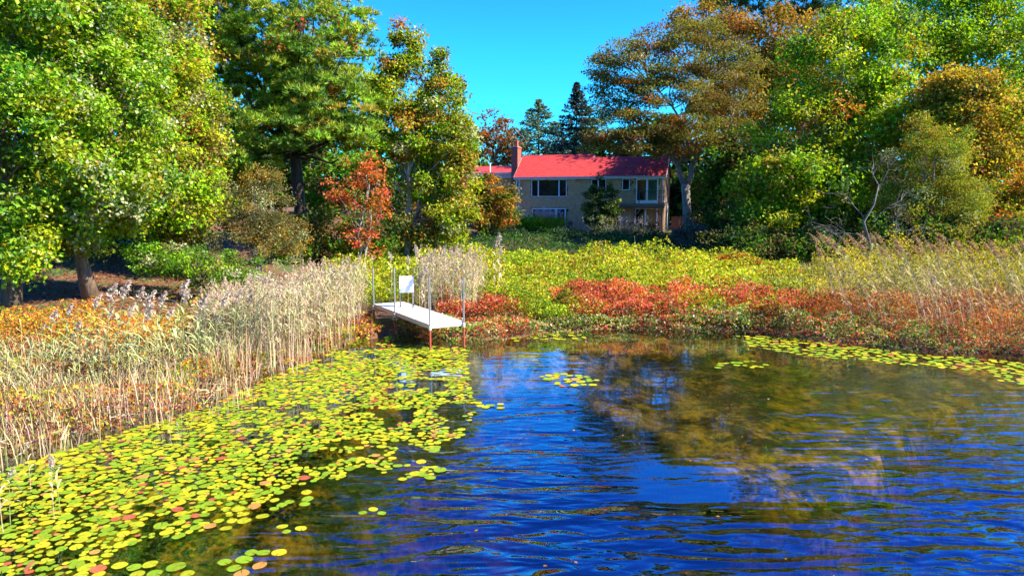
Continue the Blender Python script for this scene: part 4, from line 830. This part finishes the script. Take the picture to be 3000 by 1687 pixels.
shrub_band("shade_perennials", "blue-green perennials in the shade between yellow shrubs and house", 76, [(-10, 44), (16, 44), (20, 50), (16, 58), (-8, 60)], 90000,
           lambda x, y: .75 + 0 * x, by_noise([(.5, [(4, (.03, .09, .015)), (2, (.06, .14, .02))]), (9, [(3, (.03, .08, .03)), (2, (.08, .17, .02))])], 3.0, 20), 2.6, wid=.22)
make_tree("yellow_shrub", "rounded yellow-orange shrub with bare stems showing, beside the dark undergrowth", 77, 2155, 38, [lobe(2150, 770, 75, 26, 38, 1.3), lobe(2200, 790, 50, 25, 38, 1.1), lobe(2100, 790, 40, 22, 38, 1)],
          [(4, (.40, .34, .02)), (3, (.26, .28, .02)), (2, ORANGE)], 70, 6200, .36, .12, .04, None, B_GREY, "shrub", nbr=40, nstem=4)
# pale meadow grass
r = np.random.default_rng(78); p = region_w(r, 9000, [(9, 26), (14, 25), (20, 30), (17, 38), (10.5, 33)]); base = np.column_stack([p, ground(p[:, 0], p[:, 1])])
tag(blades("meadow_grass", r, base, r.uniform(.4, .95, len(p)), np.full(len(p), .035), pick(r, len(p), [(4, (.42, .40, .10)), (3, (.30, .32, .06)), (1, TAN)]), np.array([-.12, 0, 0])), "pale yellow grass patch between yellow shrubs and plumed reeds", "grass", None, "stuff")

# ------------------------------------------------------------------ near bank: litter, herbs, dry grass, reeds
r = np.random.default_rng(81); p = region_w(r, 30000, [(-34, 12), (-9, 17), (-6, 22), (-8, 30), (-20, 36), (-40, 36)]); P = np.column_stack([p, ground(p[:, 0], p[:, 1]) + .015 + .03 * r.random(len(p))])
tag(leaf_obj("fallen_leaves", r, P, r.uniform(.06, .15, len(p)), pick(r, len(p), [(4, (.26, .11, .05)), (3, (.16, .07, .035)), (2, (.34, .19, .09)), (1, (.32, .06, .03)), (1, (.12, .13, .03))]), M_LEAF, None, up=2.2), "fallen brown and russet leaves strewn below the maples", "fallen leaves", None, "stuff")
shrub_band("orange_herbs", "orange-leaved low plants between the dry grass and the maples", 82, [(-26, 13.4), (-11, 15.4), (-9.0, 17), (-7.4, 19.4), (-6.6, 22), (-8.5, 23), (-11, 20), (-14, 18.2), (-28, 16)], 44000,
           lambda x, y: .85 + .25 * sstep(-12, -8, x), by_noise([(.42, [(3, YGREEN), (2, (.40, .34, .03)), (2, GREEN), (1, ORANGE)]), (9, [(4, (.55, .22, .03)), (3, (.50, .14, .03)), (2, (.5, .36, .03)), (1, YGREEN)])], 1.7, 22), 2.6, keep=lambda p: np.ones(len(p)))
shrub_band("marsh_plants", "yellow, green and russet marsh plants at the foot of the dry reeds", 83, [(-18, 8.6), (-8.2, 10.7), (-6.9, 12.3), (-5.9, 14.2), (-5.3, 17.2), (-4.5, 20.2), (-4.0, 21.6), (-5, 24), (-8, 20), (-10, 16), (-18, 13.5)], 38000,
           lambda x, y: .36 + 0 * x, by_noise([(.45, [(3, (.5, .36, .03)), (3, YGREEN), (2, GREEN), (1, ORANGE)]), (9, [(3, (.34, .11, .05)), (2, (.24, .10, .06)), (2, (.5, .38, .05)), (1, ORANGE)])], 1.0, 24), 3.2, wid=.42, keep=lambda p: np.ones(len(p)), dmin=-.5)
# dry grass stems
p = region_w(r, 21000, [(-22, 7.8), (-8.0, 9.8), (-6.3, 11.6), (-5.2, 14.0), (-4.8, 17.2), (-4.6, 20.1), (-6.5, 21.5), (-8.6, 17.5), (-11.5, 14.6), (-22, 12)]); base = np.column_stack([p, np.maximum(ground(p[:, 0], p[:, 1]), -.05)])
keep = r.random(len(p)) < np.clip(2.2 * vnoise(p[:, 0], p[:, 1], .8, 26) - .45, .06, 1); base = base[keep & (shore_d(p[:, 0], p[:, 1]) > .1 - 1.5 * r.random(len(p)) ** 3)]; n = len(base)
tag(blades("dry_grass", r, base, r.uniform(.3, 1.15, n) * (.45 + .9 * vnoise(base[:, 0], base[:, 1], 1.2, 27)), np.full(n, .011) * r.uniform(.6, 1.6, n), pick(r, n, [(4, (.58, .46, .28)), (3, (.50, .44, .16)), (3, (.56, .34, .27)), (2, (.34, .20, .12)), (1.5, (.34, .40, .12))]), np.column_stack([r.normal(.02, .12, n), r.normal(0, .1, n), np.zeros(n)]), .3), "tan and pinkish dry grass stems standing along the near bank", "grass", None, "stuff")
# fallen stems lying about
n = 800; p = region_w(r, n, [(-20, 8.4), (-8.4, 10.6), (-7.3, 12.2), (-6.3, 14.2), (-5.9, 17.2), (-8, 17), (-12, 13.4), (-20, 11)]); mb = MB()
base = np.column_stack([p, np.maximum(ground(p[:, 0], p[:, 1]), 0) + r.uniform(.02, .2, n)]); a = r.uniform(0, np.pi, n); L = r.uniform(.15, .7, n); dv = np.stack([np.cos(a) * L, np.sin(a) * L, r.normal(0, .12, n)], 1); sv = np.stack([-np.sin(a), np.cos(a), .5 + 0 * a], 1) * .009
V = np.stack([base - dv / 2 - sv, base - dv / 2 + sv, base + dv / 2 + sv * .6, base + dv / 2 - sv * .6], 1).reshape(-1, 3)
tag(link("fallen_reeds", np_mesh("fallen_reeds", V, [np.arange(4 * n).reshape(-1, 4)], M_REED, jitter(r, pick(r, n, [(3, TAN), (2, (.62, .52, .38)), (1, (.3, .2, .12))])))), "bleached fallen reed stems lying across the near bank", "reeds", None, "stuff")

def reed_mass(name, label, seed, p, hts, lean, stemC, leafC, nleaf=5, plume=.5, wst=.016, leafL=.34):
    r = np.random.default_rng(seed); n = len(p); base = np.column_stack([p, np.maximum(ground(p[:, 0], p[:, 1]), -.1)]); h = hts
    up = np.array([0, 0, 1.]); ln = lean + np.column_stack([r.normal(0, .06, (n, 2)), np.zeros(n)])
    def pos(s): return base + up * (h * s)[:, None] + ln * (h * s ** 2)[:, None]
    a = r.uniform(0, 2 * np.pi, n); side = np.stack([np.cos(a), np.sin(a), 0 * a], 1) * wst * .5
    lv = [pos(np.full(n, s)) for s in (0, .35, .7, 1.0)]
    Vs, Fs, Cs = [], [], []; V = np.stack([q for i, c in enumerate(lv) for q in (c - side * (1 - .22 * i), c + side * (1 - .22 * i))], 1).reshape(-1, 3)
    i0 = np.arange(n)[:, None] * 8; cst = jitter(r, pick(r, n, stemC), .15)
    for k in range(3): Fs.append(i0 + np.array([[2 * k, 2 * k + 1, 2 * k + 3, 2 * k + 2]])); Cs.append(cst)
    Vs.append(V); tot = len(V)
    m_ = n * nleaf; k = np.repeat(np.arange(n), nleaf); s = r.uniform(.35, 1.0, m_); P = (base[k] + up * (h[k] * s)[:, None] + ln[k] * (h[k] * s ** 2)[:, None])
    a = r.uniform(0, 2 * np.pi, m_); d = np.stack([np.cos(a), np.sin(a), 0 * a], 1) + lean * 1.2; L = (leafL * r.uniform(.6, 1.3, m_))[:, None]; w_ = np.cross(d, up) * .013
    mid = P + d * L * .5 + up * L * .38; tip = P + d * L * 1.0 + up * L * r.uniform(-.1, .5, (m_, 1))
    V = np.stack([P - w_ * .4, P + w_ * .4, mid + w_, mid - w_, tip], 1).reshape(-1, 3); i0 = tot + np.arange(m_)[:, None] * 5; cl = jitter(r, pick(r, m_, leafC), .2)
    Fs.append(i0 + np.array([[0, 1, 2, 3]])); Cs.append(cl); FT = [i0 + np.array([[3, 2, 4]])]; CT = [cl]; Vs.append(V); tot += len(V)
    pl = np.where(r.random(n) < plume)[0]; npl = len(pl)
    if npl:
        q = 22; k = np.repeat(pl, q); s = r.random(len(k)); top = base[k] + up * h[k][:, None] + ln[k] * h[k][:, None]
        P = top + up * (s * .26 - .02)[:, None] + ln[k] * .3 * s[:, None] + r.normal(0, .022, (len(k), 3)) * (1.4 - s)[:, None]; V, Fq = leaf_geo(r, P, r.uniform(.05, .10, len(k)), up=.2, wid=.16)
        Fs.append(Fq + tot); Cs.append(jitter(r, pick(r, len(k), [(3, (.50, .38, .28)), (2, (.40, .27, .16)), (1, (.56, .48, .38))]))); Vs.append(V)
    return tag(link(name, np_mesh(name, np.vstack(Vs), [np.vstack(Fs), np.vstack(FT)], M_REED, np.vstack(Cs + CT))), label, "reeds", None, "stuff")
r = np.random.default_rng(84)
p = region_w(r, 1150, [(-8.2, 17.6), (-5.6, 16.8), (-5.2, 18.4), (-4.7, 20.6), (-4.9, 23.5), (-6.0, 25.5), (-8.6, 25), (-9.8, 22.3)]); h = (1.15 + .8 * sstep(-9.5, -6.4, p[:, 0])) * (.5 + .7 * vnoise(p[:, 0], p[:, 1], 1.3, 28)) * r.uniform(.75, 1.12, len(p))
reed_mass("reed_thicket", "dense pale dry reed thicket on the near side of the dock", 85, p, h, np.array([.03, 0, 0]), [(4, TAN), (3, (.60, .52, .40)), (2, PINK), (1, (.36, .24, .15))], [(4, STRAW), (3, (.52, .46, .22)), (2, REEDG), (2, TAN)], 7, .35)
p = region_w(r, 300, [(-3.3, 23.0), (-1.2, 23.0), (-.9, 26.5), (-3.5, 27)]); h = 1.9 * r.uniform(.7, 1.15, len(p))
reed_mass("reed_thicket", "cluster of dry reeds standing behind the dock's outer poles", 86, p, h, np.array([.02, 0, 0]), [(4, TAN), (3, (.60, .52, .40)), (2, PINK)], [(3, STRAW), (3, TAN), (2, REEDG)], 5, .6)
p = region_w(r, 230, [(-14, 11.4), (-9, 12.6), (-6.6, 15.8), (-6.2, 19), (-8.5, 18), (-12, 14.6)]); h = 1.0 * r.uniform(.5, 1.3, len(p))
reed_mass("green_reeds", "short pale green reeds scattered through the dry grass", 87, p, h, np.array([.06, 0, 0]), [(3, REEDG), (2, STRAW)], [(4, REEDG), (3, (.40, .42, .16)), (2, STRAW)], 7, .0, .018, .4)
p = region_w(r, 360, [(10.2, 20.6), (12, 19.2), (15, 17.9), (20, 16.4), (22, 22), (15, 25), (11, 24)]); h = (1.55 + .5 * r.random(len(p)))
reed_mass("marsh_reeds", "thin leaning tan reeds rising out of the orange shrubs", 88, p, h, np.array([-.32, 0, 0]), [(2, TAN), (3, PINK), (3, (.34, .20, .13)), (1, STRAW)], [(2, STRAW), (3, (.40, .36, .10)), (1, TAN)], 4, .12)
# single plumed reeds: stem, leaves, plume
def reed_proto(seed, h, lean, nl, stemc, leafc, plumec):
    r = np.random.default_rng(seed); s = np.linspace(0, 1, 7); P = np.column_stack([lean * h * s ** 2, .02 * np.sin(s * 5), h * s]); mb = MB(); mb.tube(P, np.linspace(.014, .006, 7), 5)
    def withcol(me_mb, name, c, mat=M_REED):
        V = np.vstack(me_mb.v); fs = [np.vstack(me_mb.q) if me_mb.q else [], np.vstack(me_mb.t) if me_mb.t else []]; nf = sum(len(f) for f in fs)
        return np_mesh(name, V, fs, mat, np.tile(np.array(c), (nf, 1)))
    st = withcol(mb, "stem", stemc); lv = []
    for k in range(nl):
        s = .42 + .55 * k / nl; p0 = np.array([lean * h * s ** 2, 0, h * s]); a = (k % 2) * math.pi + r.normal(0, .5) + (0 if lean >= 0 else 0)
        d = np.array([math.cos(a) + lean * 1.6, math.sin(a) * .8, 0]); d /= np.linalg.norm(d); L = r.uniform(.34, .55) * (1.1 - .4 * s); wv = np.cross(d, (0, 0, 1)) * .032; up = np.array([0, 0, 1.])
        q = [p0, p0 + d * L * .35 + up * L * .38, p0 + d * L * .75 + up * L * .5, p0 + d * L * 1.1 + up * L * .38]
        V = [q[0] - wv * .4, q[0] + wv * .4, q[1] - wv, q[1] + wv, q[2] - wv * .8, q[2] + wv * .8, q[3]]
        m_ = MB()._add(V, q=[(0, 1, 3, 2), (2, 3, 5, 4)], t=[(4, 5, 6)]); lv.append(withcol(m_, "leaf", np.array(leafc) * r.uniform(.8, 1.25)))
    n = 170; s = r.random(n) ** .9; c = np.column_stack([lean * h + lean * 1.1 * .42 * s + .10 * np.sign(lean + 1e-6) * s ** 2, 0 * s, h - .05 + .42 * s - .06 * s ** 2]); P = c + r.normal(0, 1, (n, 3)) * np.array([.045, .045, .025]) * (np.sin(np.pi * np.clip(s * .9 + .12, 0, 1)) ** 1.2)[:, None]
    V, Fq = leaf_geo(r, P, r.uniform(.05, .10, n), up=.6, wid=.17); pm = np_mesh("plume", V, [Fq], M_REED, jitter(r, np.tile(np.array(plumec), (n, 1)), .2))
    return st, lv, pm
def plant_reed(pr, loc, rz, sc, label, group):
    T = tag(empty("plumed_reed", loc, rz), label, "reed", group); T.scale = (sc, sc, sc)
    link("stem", pr[0], T); link("plume", pr[2], T)
    for l in pr[1]: link("leaf", l, T)
r = np.random.default_rng(91)
PL = [reed_proto(100 + i, 1.95, .07 + .05 * i, 9, REEDG, (.44, .48, .20), (.54, .42, .34)) for i in range(3)]
for i, (u, v) in enumerate([(162, 905), (205, 885), (262, 860), (325, 830), (350, 822), (405, 850), (415, 838), (470, 850), (525, 815), (550, 845), (590, 860), (130, 960), (240, 935), (320, 900), (370, 885), (440, 890), (490, 900), (635, 855), (700, 850), (730, 860), (800, 850), (5, 985)]):
    Yr = 14.6 + r.uniform(-.8, 1.4) + max(0, (u - 560)) * .012; tp = at(u, v, Yr); g_ = max(gh(tp[0] - .2, Yr), 0); hh = tp[2] - g_
    plant_reed(PL[i % 3], (tp[0] - .2, Yr, g_ - .03), r.uniform(-.4, .4), max(.45, hh / 2.25), "green-leaved reed with fluffy pinkish plume on the near bank", "plumed reeds on the near bank")
PR_ = [reed_proto(110 + i, 2.6, -.30 - .09 * i, 11, (.56, .43, .30), (.36, .36, .08), (.46, .30, .13)) for i in range(3)]
for i in range(44):
    u = 2385 + 620 * ((i * .618) % 1) + r.uniform(-8, 8); v = 672 + r.uniform(0, 55) + (18 if u > 2800 else 0) - (10 if u < 2430 else 0); Yr = 22.5 + r.uniform(-1.6, 2.6); tp = at(u, v, Yr)
    ln = .30 + .09 * (i % 3); g0 = .2; hh = (tp[2] - g0); sc = hh / 2.93; bx = tp[0] + ln * 2.6 * sc * 1.12
    plant_reed(PR_[i % 3], (bx, Yr, g0 - .05), r.uniform(-.25, .25), sc, "tall brown-plumed reed leaning over the orange shrubs", "plumed reeds on the orange-shrub bank")
PS = [reed_proto(120 + i, 2.3, .02 * i - .02, 5, TAN, TAN, (.5, .42, .34)) for i in range(2)]
for i, (u, v, Yr) in enumerate([(1450, 700, 27), (1462, 682, 27), (1470, 720, 26.5), (1300, 720, 25), (1330, 730, 25.5), (1220, 715, 25), (1270, 740, 25), (1145, 735, 24.5), (1195, 745, 24.6)]):
    tp = at(u, v, Yr); g_ = gh(tp[0], Yr); plant_reed(PS[i % 2], (tp[0], Yr, g_ - .03), r.uniform(0, 6), (tp[2] - g_) / 2.6, "thin bleached reed standing up out of the yellow-green shrubs near the dock", "bleached reeds behind the dock")
for dx, dy, hh in ((.42, -.14, 1.78), (.60, -.12, 1.95), (.75, -.26, 2.0), (.52, -.2, 1.66)):
    x, y = sp[0] + dx, sp[1] + dy; plant_reed(PS[0], (x, y, gh(x, y) - .03), dx * 9, hh / 2.6, "thin bleached reed just beside the white notice board", "reeds beside the notice board")
for u, v0, v1, lab in ((1760, 700, 755, "bare curved stick standing in the yellow shrubs, the shorter one"), (1858, 690, 760, "bare leaning stick standing in the yellow shrubs, the longer one")):
    a, b_ = at(u, v0, 38), at(u + 10, v1 + 40, 38); o = tag(MB().tube([b_, (a + b_) / 2 + np.array([.04, 0, 0]), a], [.022, .018, .012], 5).build("bare_stick", B_DEAD), lab, "stick")

# ------------------------------------------------------------------ lily pads
r = np.random.default_rng(95)
def in_px(poly_px): return np.array([gz(u, v)[:2] for u, v in poly_px])
cand = []
def scatter(poly_px, n, smin, smax, cover=.78, noise=0.0, nseed=30):
    poly = in_px(poly_px); p = region_w(r, n, poly)
    if noise: p = p[vnoise(p[:, 0], p[:, 1], 1.0, nseed) * .5 + vnoise(p[:, 0], p[:, 1], .32, nseed + 1) * .5 > noise - .10 * sstep(-3.6, -4.8, p[:, 0]) * sstep(12, 10, p[:, 1]) + .14 * sstep(11, 8, p[:, 1]) * sstep(-4.4, -3, p[:, 0])]
    for q in p: cand.append((q[0], q[1], (smin + (smax - smin) * r.random() ** 1.25), cover))
scatter([(-250, 1687), (-200, 1420), (0, 1380), (300, 1285), (600, 1195), (800, 1100), (960, 1035), (1110, 1010), (1160, 1020), (1340, 1025), (1370, 1060), (1375, 1130), (1395, 1190), (1350, 1290), (1260, 1395), (1080, 1420), (960, 1400), (850, 1430), (700, 1520), (560, 1590), (450, 1600), (330, 1650), (250, 1720), (-100, 1760)], 24000, .034, .098, .74, .38)
scatter([(1100, 1005), (1250, 1015), (1370, 1020), (1370, 1075), (1150, 1060)], 420, .07, .11)
scatter([(2160, 985), (2300, 982), (2500, 1015), (2700, 1040), (2860, 1050), (3060, 1068), (3060, 1110), (2850, 1085), (2600, 1065), (2350, 1040), (2200, 1015)], 900, .07, .115, .8, .2, 33)
scatter([(2900, 1080), (3050, 1090), (3050, 1140), (2930, 1120)], 60, .07, .11); scatter([(1575, 1105), (1650, 1092), (1755, 1110), (1745, 1128), (1660, 1136)], 60, .07, .12, .75)
scatter([(1480, 978), (1700, 976), (1720, 996), (1500, 1000)], 55, .06, .10); scatter([(2080, 1060), (2240, 1058), (2250, 1078), (2100, 1078)], 22, .06, .1); scatter([(1395, 1180), (1490, 1185), (1480, 1200), (1400, 1200)], 16, .06, .1)
scatter([(620, 1640), (830, 1600), (850, 1625), (700, 1687), (640, 1687)], 16, .075, .11); scatter([(820, 1540), (900, 1545), (890, 1560), (830, 1558)], 6, .05, .08); scatter([(1040, 1490), (1150, 1495), (1140, 1505), (1060, 1510)], 6, .04, .07); scatter([(300, 1660), (480, 1640), (560, 1687), (320, 1720)], 22, .08, .115); scatter([(640, 1520), (680, 1530), (670, 1550), (640, 1545)], 4, .06, .09); scatter([(1230, 1350), (1300, 1370), (1290, 1400), (1240, 1400)], 8, .08, .11)
scatter([(640, 1450), (930, 1430), (900, 1490), (700, 1530)], 34, .06, .1)
placed = []; cell = {}
cd_ = shore_d(np.array([c[0] for c in cand]), np.array([c[1] for c in cand]))
for (x, y, s, cov), d_ in zip(cand, cd_):
    if d_ > .6 * r.random(): continue
    k = (int(math.floor(x / .25)), int(math.floor(y / .25))); ok = True
    for dx in (-1, 0, 1):
        for dy in (-1, 0, 1):
            for (a, b_, s2) in cell.get((k[0] + dx, k[1] + dy), ()):
                if (a - x) ** 2 + (b_ - y) ** 2 < (cov * (s + s2)) ** 2: ok = False; break
            if not ok: break
        if not ok: break
    if ok: cell.setdefault(k, []).append((x, y, s)); placed.append((x, y, s))
def pad_geo(r, n=13, dead=False):
    gap = .09; an = np.linspace(gap, 2 * np.pi - gap, n); rad = 1 + r.normal(0, .025, n); rad[0] *= .97; rad[-1] *= .97
    rim = np.column_stack([rad * np.cos(an), rad * np.sin(an) * r.uniform(.88, 1), .03 + .035 * np.sin(an * 3 + r.uniform(0, 6)) + (.0 if not dead else .2 * np.abs(np.sin(an + r.uniform(0, 3))))])
    V = np.vstack([[(-.05, 0, 0.02)], rim]); t = np.array([(0, i, i + 1) for i in range(1, n)]); return V, t
variants = [pad_geo(r) for _ in range(8)]
PADC = [("yellow-green", (.33, .36, .012), 7), ("lime-green", (.18, .30, .012), 6), ("yellow", (.48, .40, .014), 2.4), ("orange-brown", (.44, .22, .05), .9), ("brick-red", (.36, .09, .04), .35)]
wts = np.array([c[2] for c in PADC]); wts = wts / wts.sum()
placed.sort(key=lambda q: -(q[2] / math.hypot(q[0], q[1]) ** 1.5) if abs(q[0] / max(q[1], .1)) < .735 and q[1] > 7.2 else 9)
pm = {}
for ci, (nm, c, _) in enumerate(PADC):
    for vi, (V, t_) in enumerate(variants): pm[ci, vi] = np_mesh("lily_pad", V, [t_], M_PAD, jitter(r, np.tile(np.array(c), (len(t_), 1)), .02, .02) * r.uniform(.85, 1.12))
padlabel = {0: "yellow-green round lily pad floating near the camera along the pads' edge", 1: "lime-green round lily pad floating in the nearest pads", 2: "bright yellow lily pad among the nearest green ones", 3: "orange-brown lily pad among the nearest green ones", 4: "brick-red lily pad among the nearest green ones"}
restV, restF, restC, nv = [], [], [], 0
for i, (x, y, s) in enumerate(placed):
    ci = r.choice(len(PADC), p=wts); vi = r.integers(8); rz = r.uniform(0, 6.28); z = .006 + .006 * r.random()
    if i < 300:
        o = link("lily_pad", pm[ci, vi], None, (x, y, z)); o.rotation_euler = (r.normal(0, .03), r.normal(0, .03), rz); o.scale = (s, s, s * .6); pu = CX + F * x / (y * cP + H * sP); pv = CY + F * (H * cP - y * sP) / (y * cP + H * sP)
        zone = "in the loose group at the picture's bottom edge" if pu > 590 and pv > 1570 else "at the picture's bottom-left corner" if pu < 420 and pv > 1480 else "on the patch's open-water edge" if pu > 880 else "at the reeds' edge of the near patch" if pu + pv * 1.9 < 2950 else "in the middle of the near patch"
        tag(o, PADC[ci][0] + " round lily pad " + zone, "lily pad", PADC[ci][0] + " lily pads " + zone)
    else:
        V, t_ = variants[vi]; c_, s_ = math.cos(rz), math.sin(rz); V = V * np.array([s, s, s * .6]); V = np.column_stack([V[:, 0] * c_ - V[:, 1] * s_ + x, V[:, 0] * s_ + V[:, 1] * c_ + y, V[:, 2] + z + r.normal(0, .02) * V[:, 0]])
        restV.append(V); restF.append(t_ + nv); nv += len(V); restC.append(np.tile(np.array(PADC[ci][1]) * r.uniform(.8, 1.15), (len(t_), 1)))
tag(link("lily_pads", np_mesh("lily_pads", np.vstack(restV), [np.vstack(restF)], M_PAD, np.vstack(restC))), "carpet of small yellow-green lily pads spreading farther across the pond", "lily pads", None, "stuff")
# upright curled dead pads
for i, (u, v, s, c, lab) in enumerate([(692, 1275, .13, (.62, .36, .28), "pale pink curled lily leaf standing upright among the pads"), (825, 1207, .11, (.40, .10, .08), "dark red curled lily leaf standing upright in the pads"), (313, 1365, .14, (.42, .15, .10), "brick-pink curled lily leaf beside the short reed stems"),
                                      (375, 1445, .12, (.50, .16, .06), "rust-orange folded lily leaf lying on the green pads"), (85, 1675, .15, (.55, .22, .12), "large orange-pink curled leaf at the picture's bottom corner"), (327, 1340, .10, (.66, .48, .24), "cream curled lily leaf at the reed bed's edge"), (178, 1255, .14, (.66, .48, .12), "big golden curled leaf at the foot of the dry grass")]):
    q = gz(u, v); V, Fq = pad_geo(r, 15); yy = V[:, 1].copy(); V = np.column_stack([V[:, 0], yy * .45 + .15 * np.sin(V[:, 0] * 3), np.abs(yy) * .8 + .08 * np.cos(V[:, 0] * 4)]) * s * .8; c_, s_ = math.cos(.5 + .2 * i), math.sin(.5 + .2 * i); V = np.column_stack([V[:, 0] * c_ + V[:, 2] * s_ * .3, V[:, 1], V[:, 2] * c_ + (V[:, 0] + s * .8) * s_ * .55])
    o = link("curled_leaf", np_mesh("curled_leaf", V, [Fq], M_LEAF, jitter(r, np.tile(np.array(c), (len(Fq), 1)), .06)), None, (q[0], q[1], .003)); o.rotation_euler = (0, 0, r.uniform(-.5, .5)); tag(o, lab, "leaf")
# small leaves and stems adrift
n = 60; q = region_w(r, n, in_px([(900, 1687), (1000, 1450), (1400, 1380), (1500, 1250), (1450, 1120), (2400, 1080), (2800, 1300), (2600, 1687)])); P = np.column_stack([q, np.full(n, .006)])
tag(leaf_obj("floating_leaves", r, P, r.uniform(.02, .06, n), pick(r, n, [(3, (.40, .25, .04)), (2, (.5, .12, .04)), (2, (.4, .2, .08)), (1, (.6, .5, .3))]), M_LEAF, None, up=9, fold=.04), "small fallen leaves adrift on the open water", "leaves", None, "stuff")
# reed shoots rising from the pads
for i, (u, v, hh) in enumerate([(30, 1530, .8), (90, 1440, .7), (160, 1520, .75), (175, 1500, .9), (10, 1560, .9), (500, 1290, .45), (530, 1310, .5), (1090, 1010, .5)]):
    q = gz(u, v); plant_reed(PS[i % 2] if i % 3 else PL[i % 3], (q[0], q[1], -.05), r.uniform(0, 6), hh / 2.3, "short thin reed shoot rising out of the lily pads", "reed shoots among the pads")
# wood on the opposite shore, behind the viewer: what the house windows and the water's far side mirror
r = np.random.default_rng(99); n = 5200; x = r.uniform(-110, 110, n); hgt_ = 9 + 9 * vnoise(x, 0 * x, 9, 41); P = np.column_stack([x, -96 - 6 * r.random(n), hgt_ * r.random(n) ** .7])
tag(leaf_obj("treeline", r, P, r.uniform(1.2, 2.6, n), pick(r, n, [(4, GREEN), (3, DGREEN), (2, OLIVE), (1, GOLD)])), "wood on the opposite shore, mirrored in the house windows", "treeline", None, "stuff")
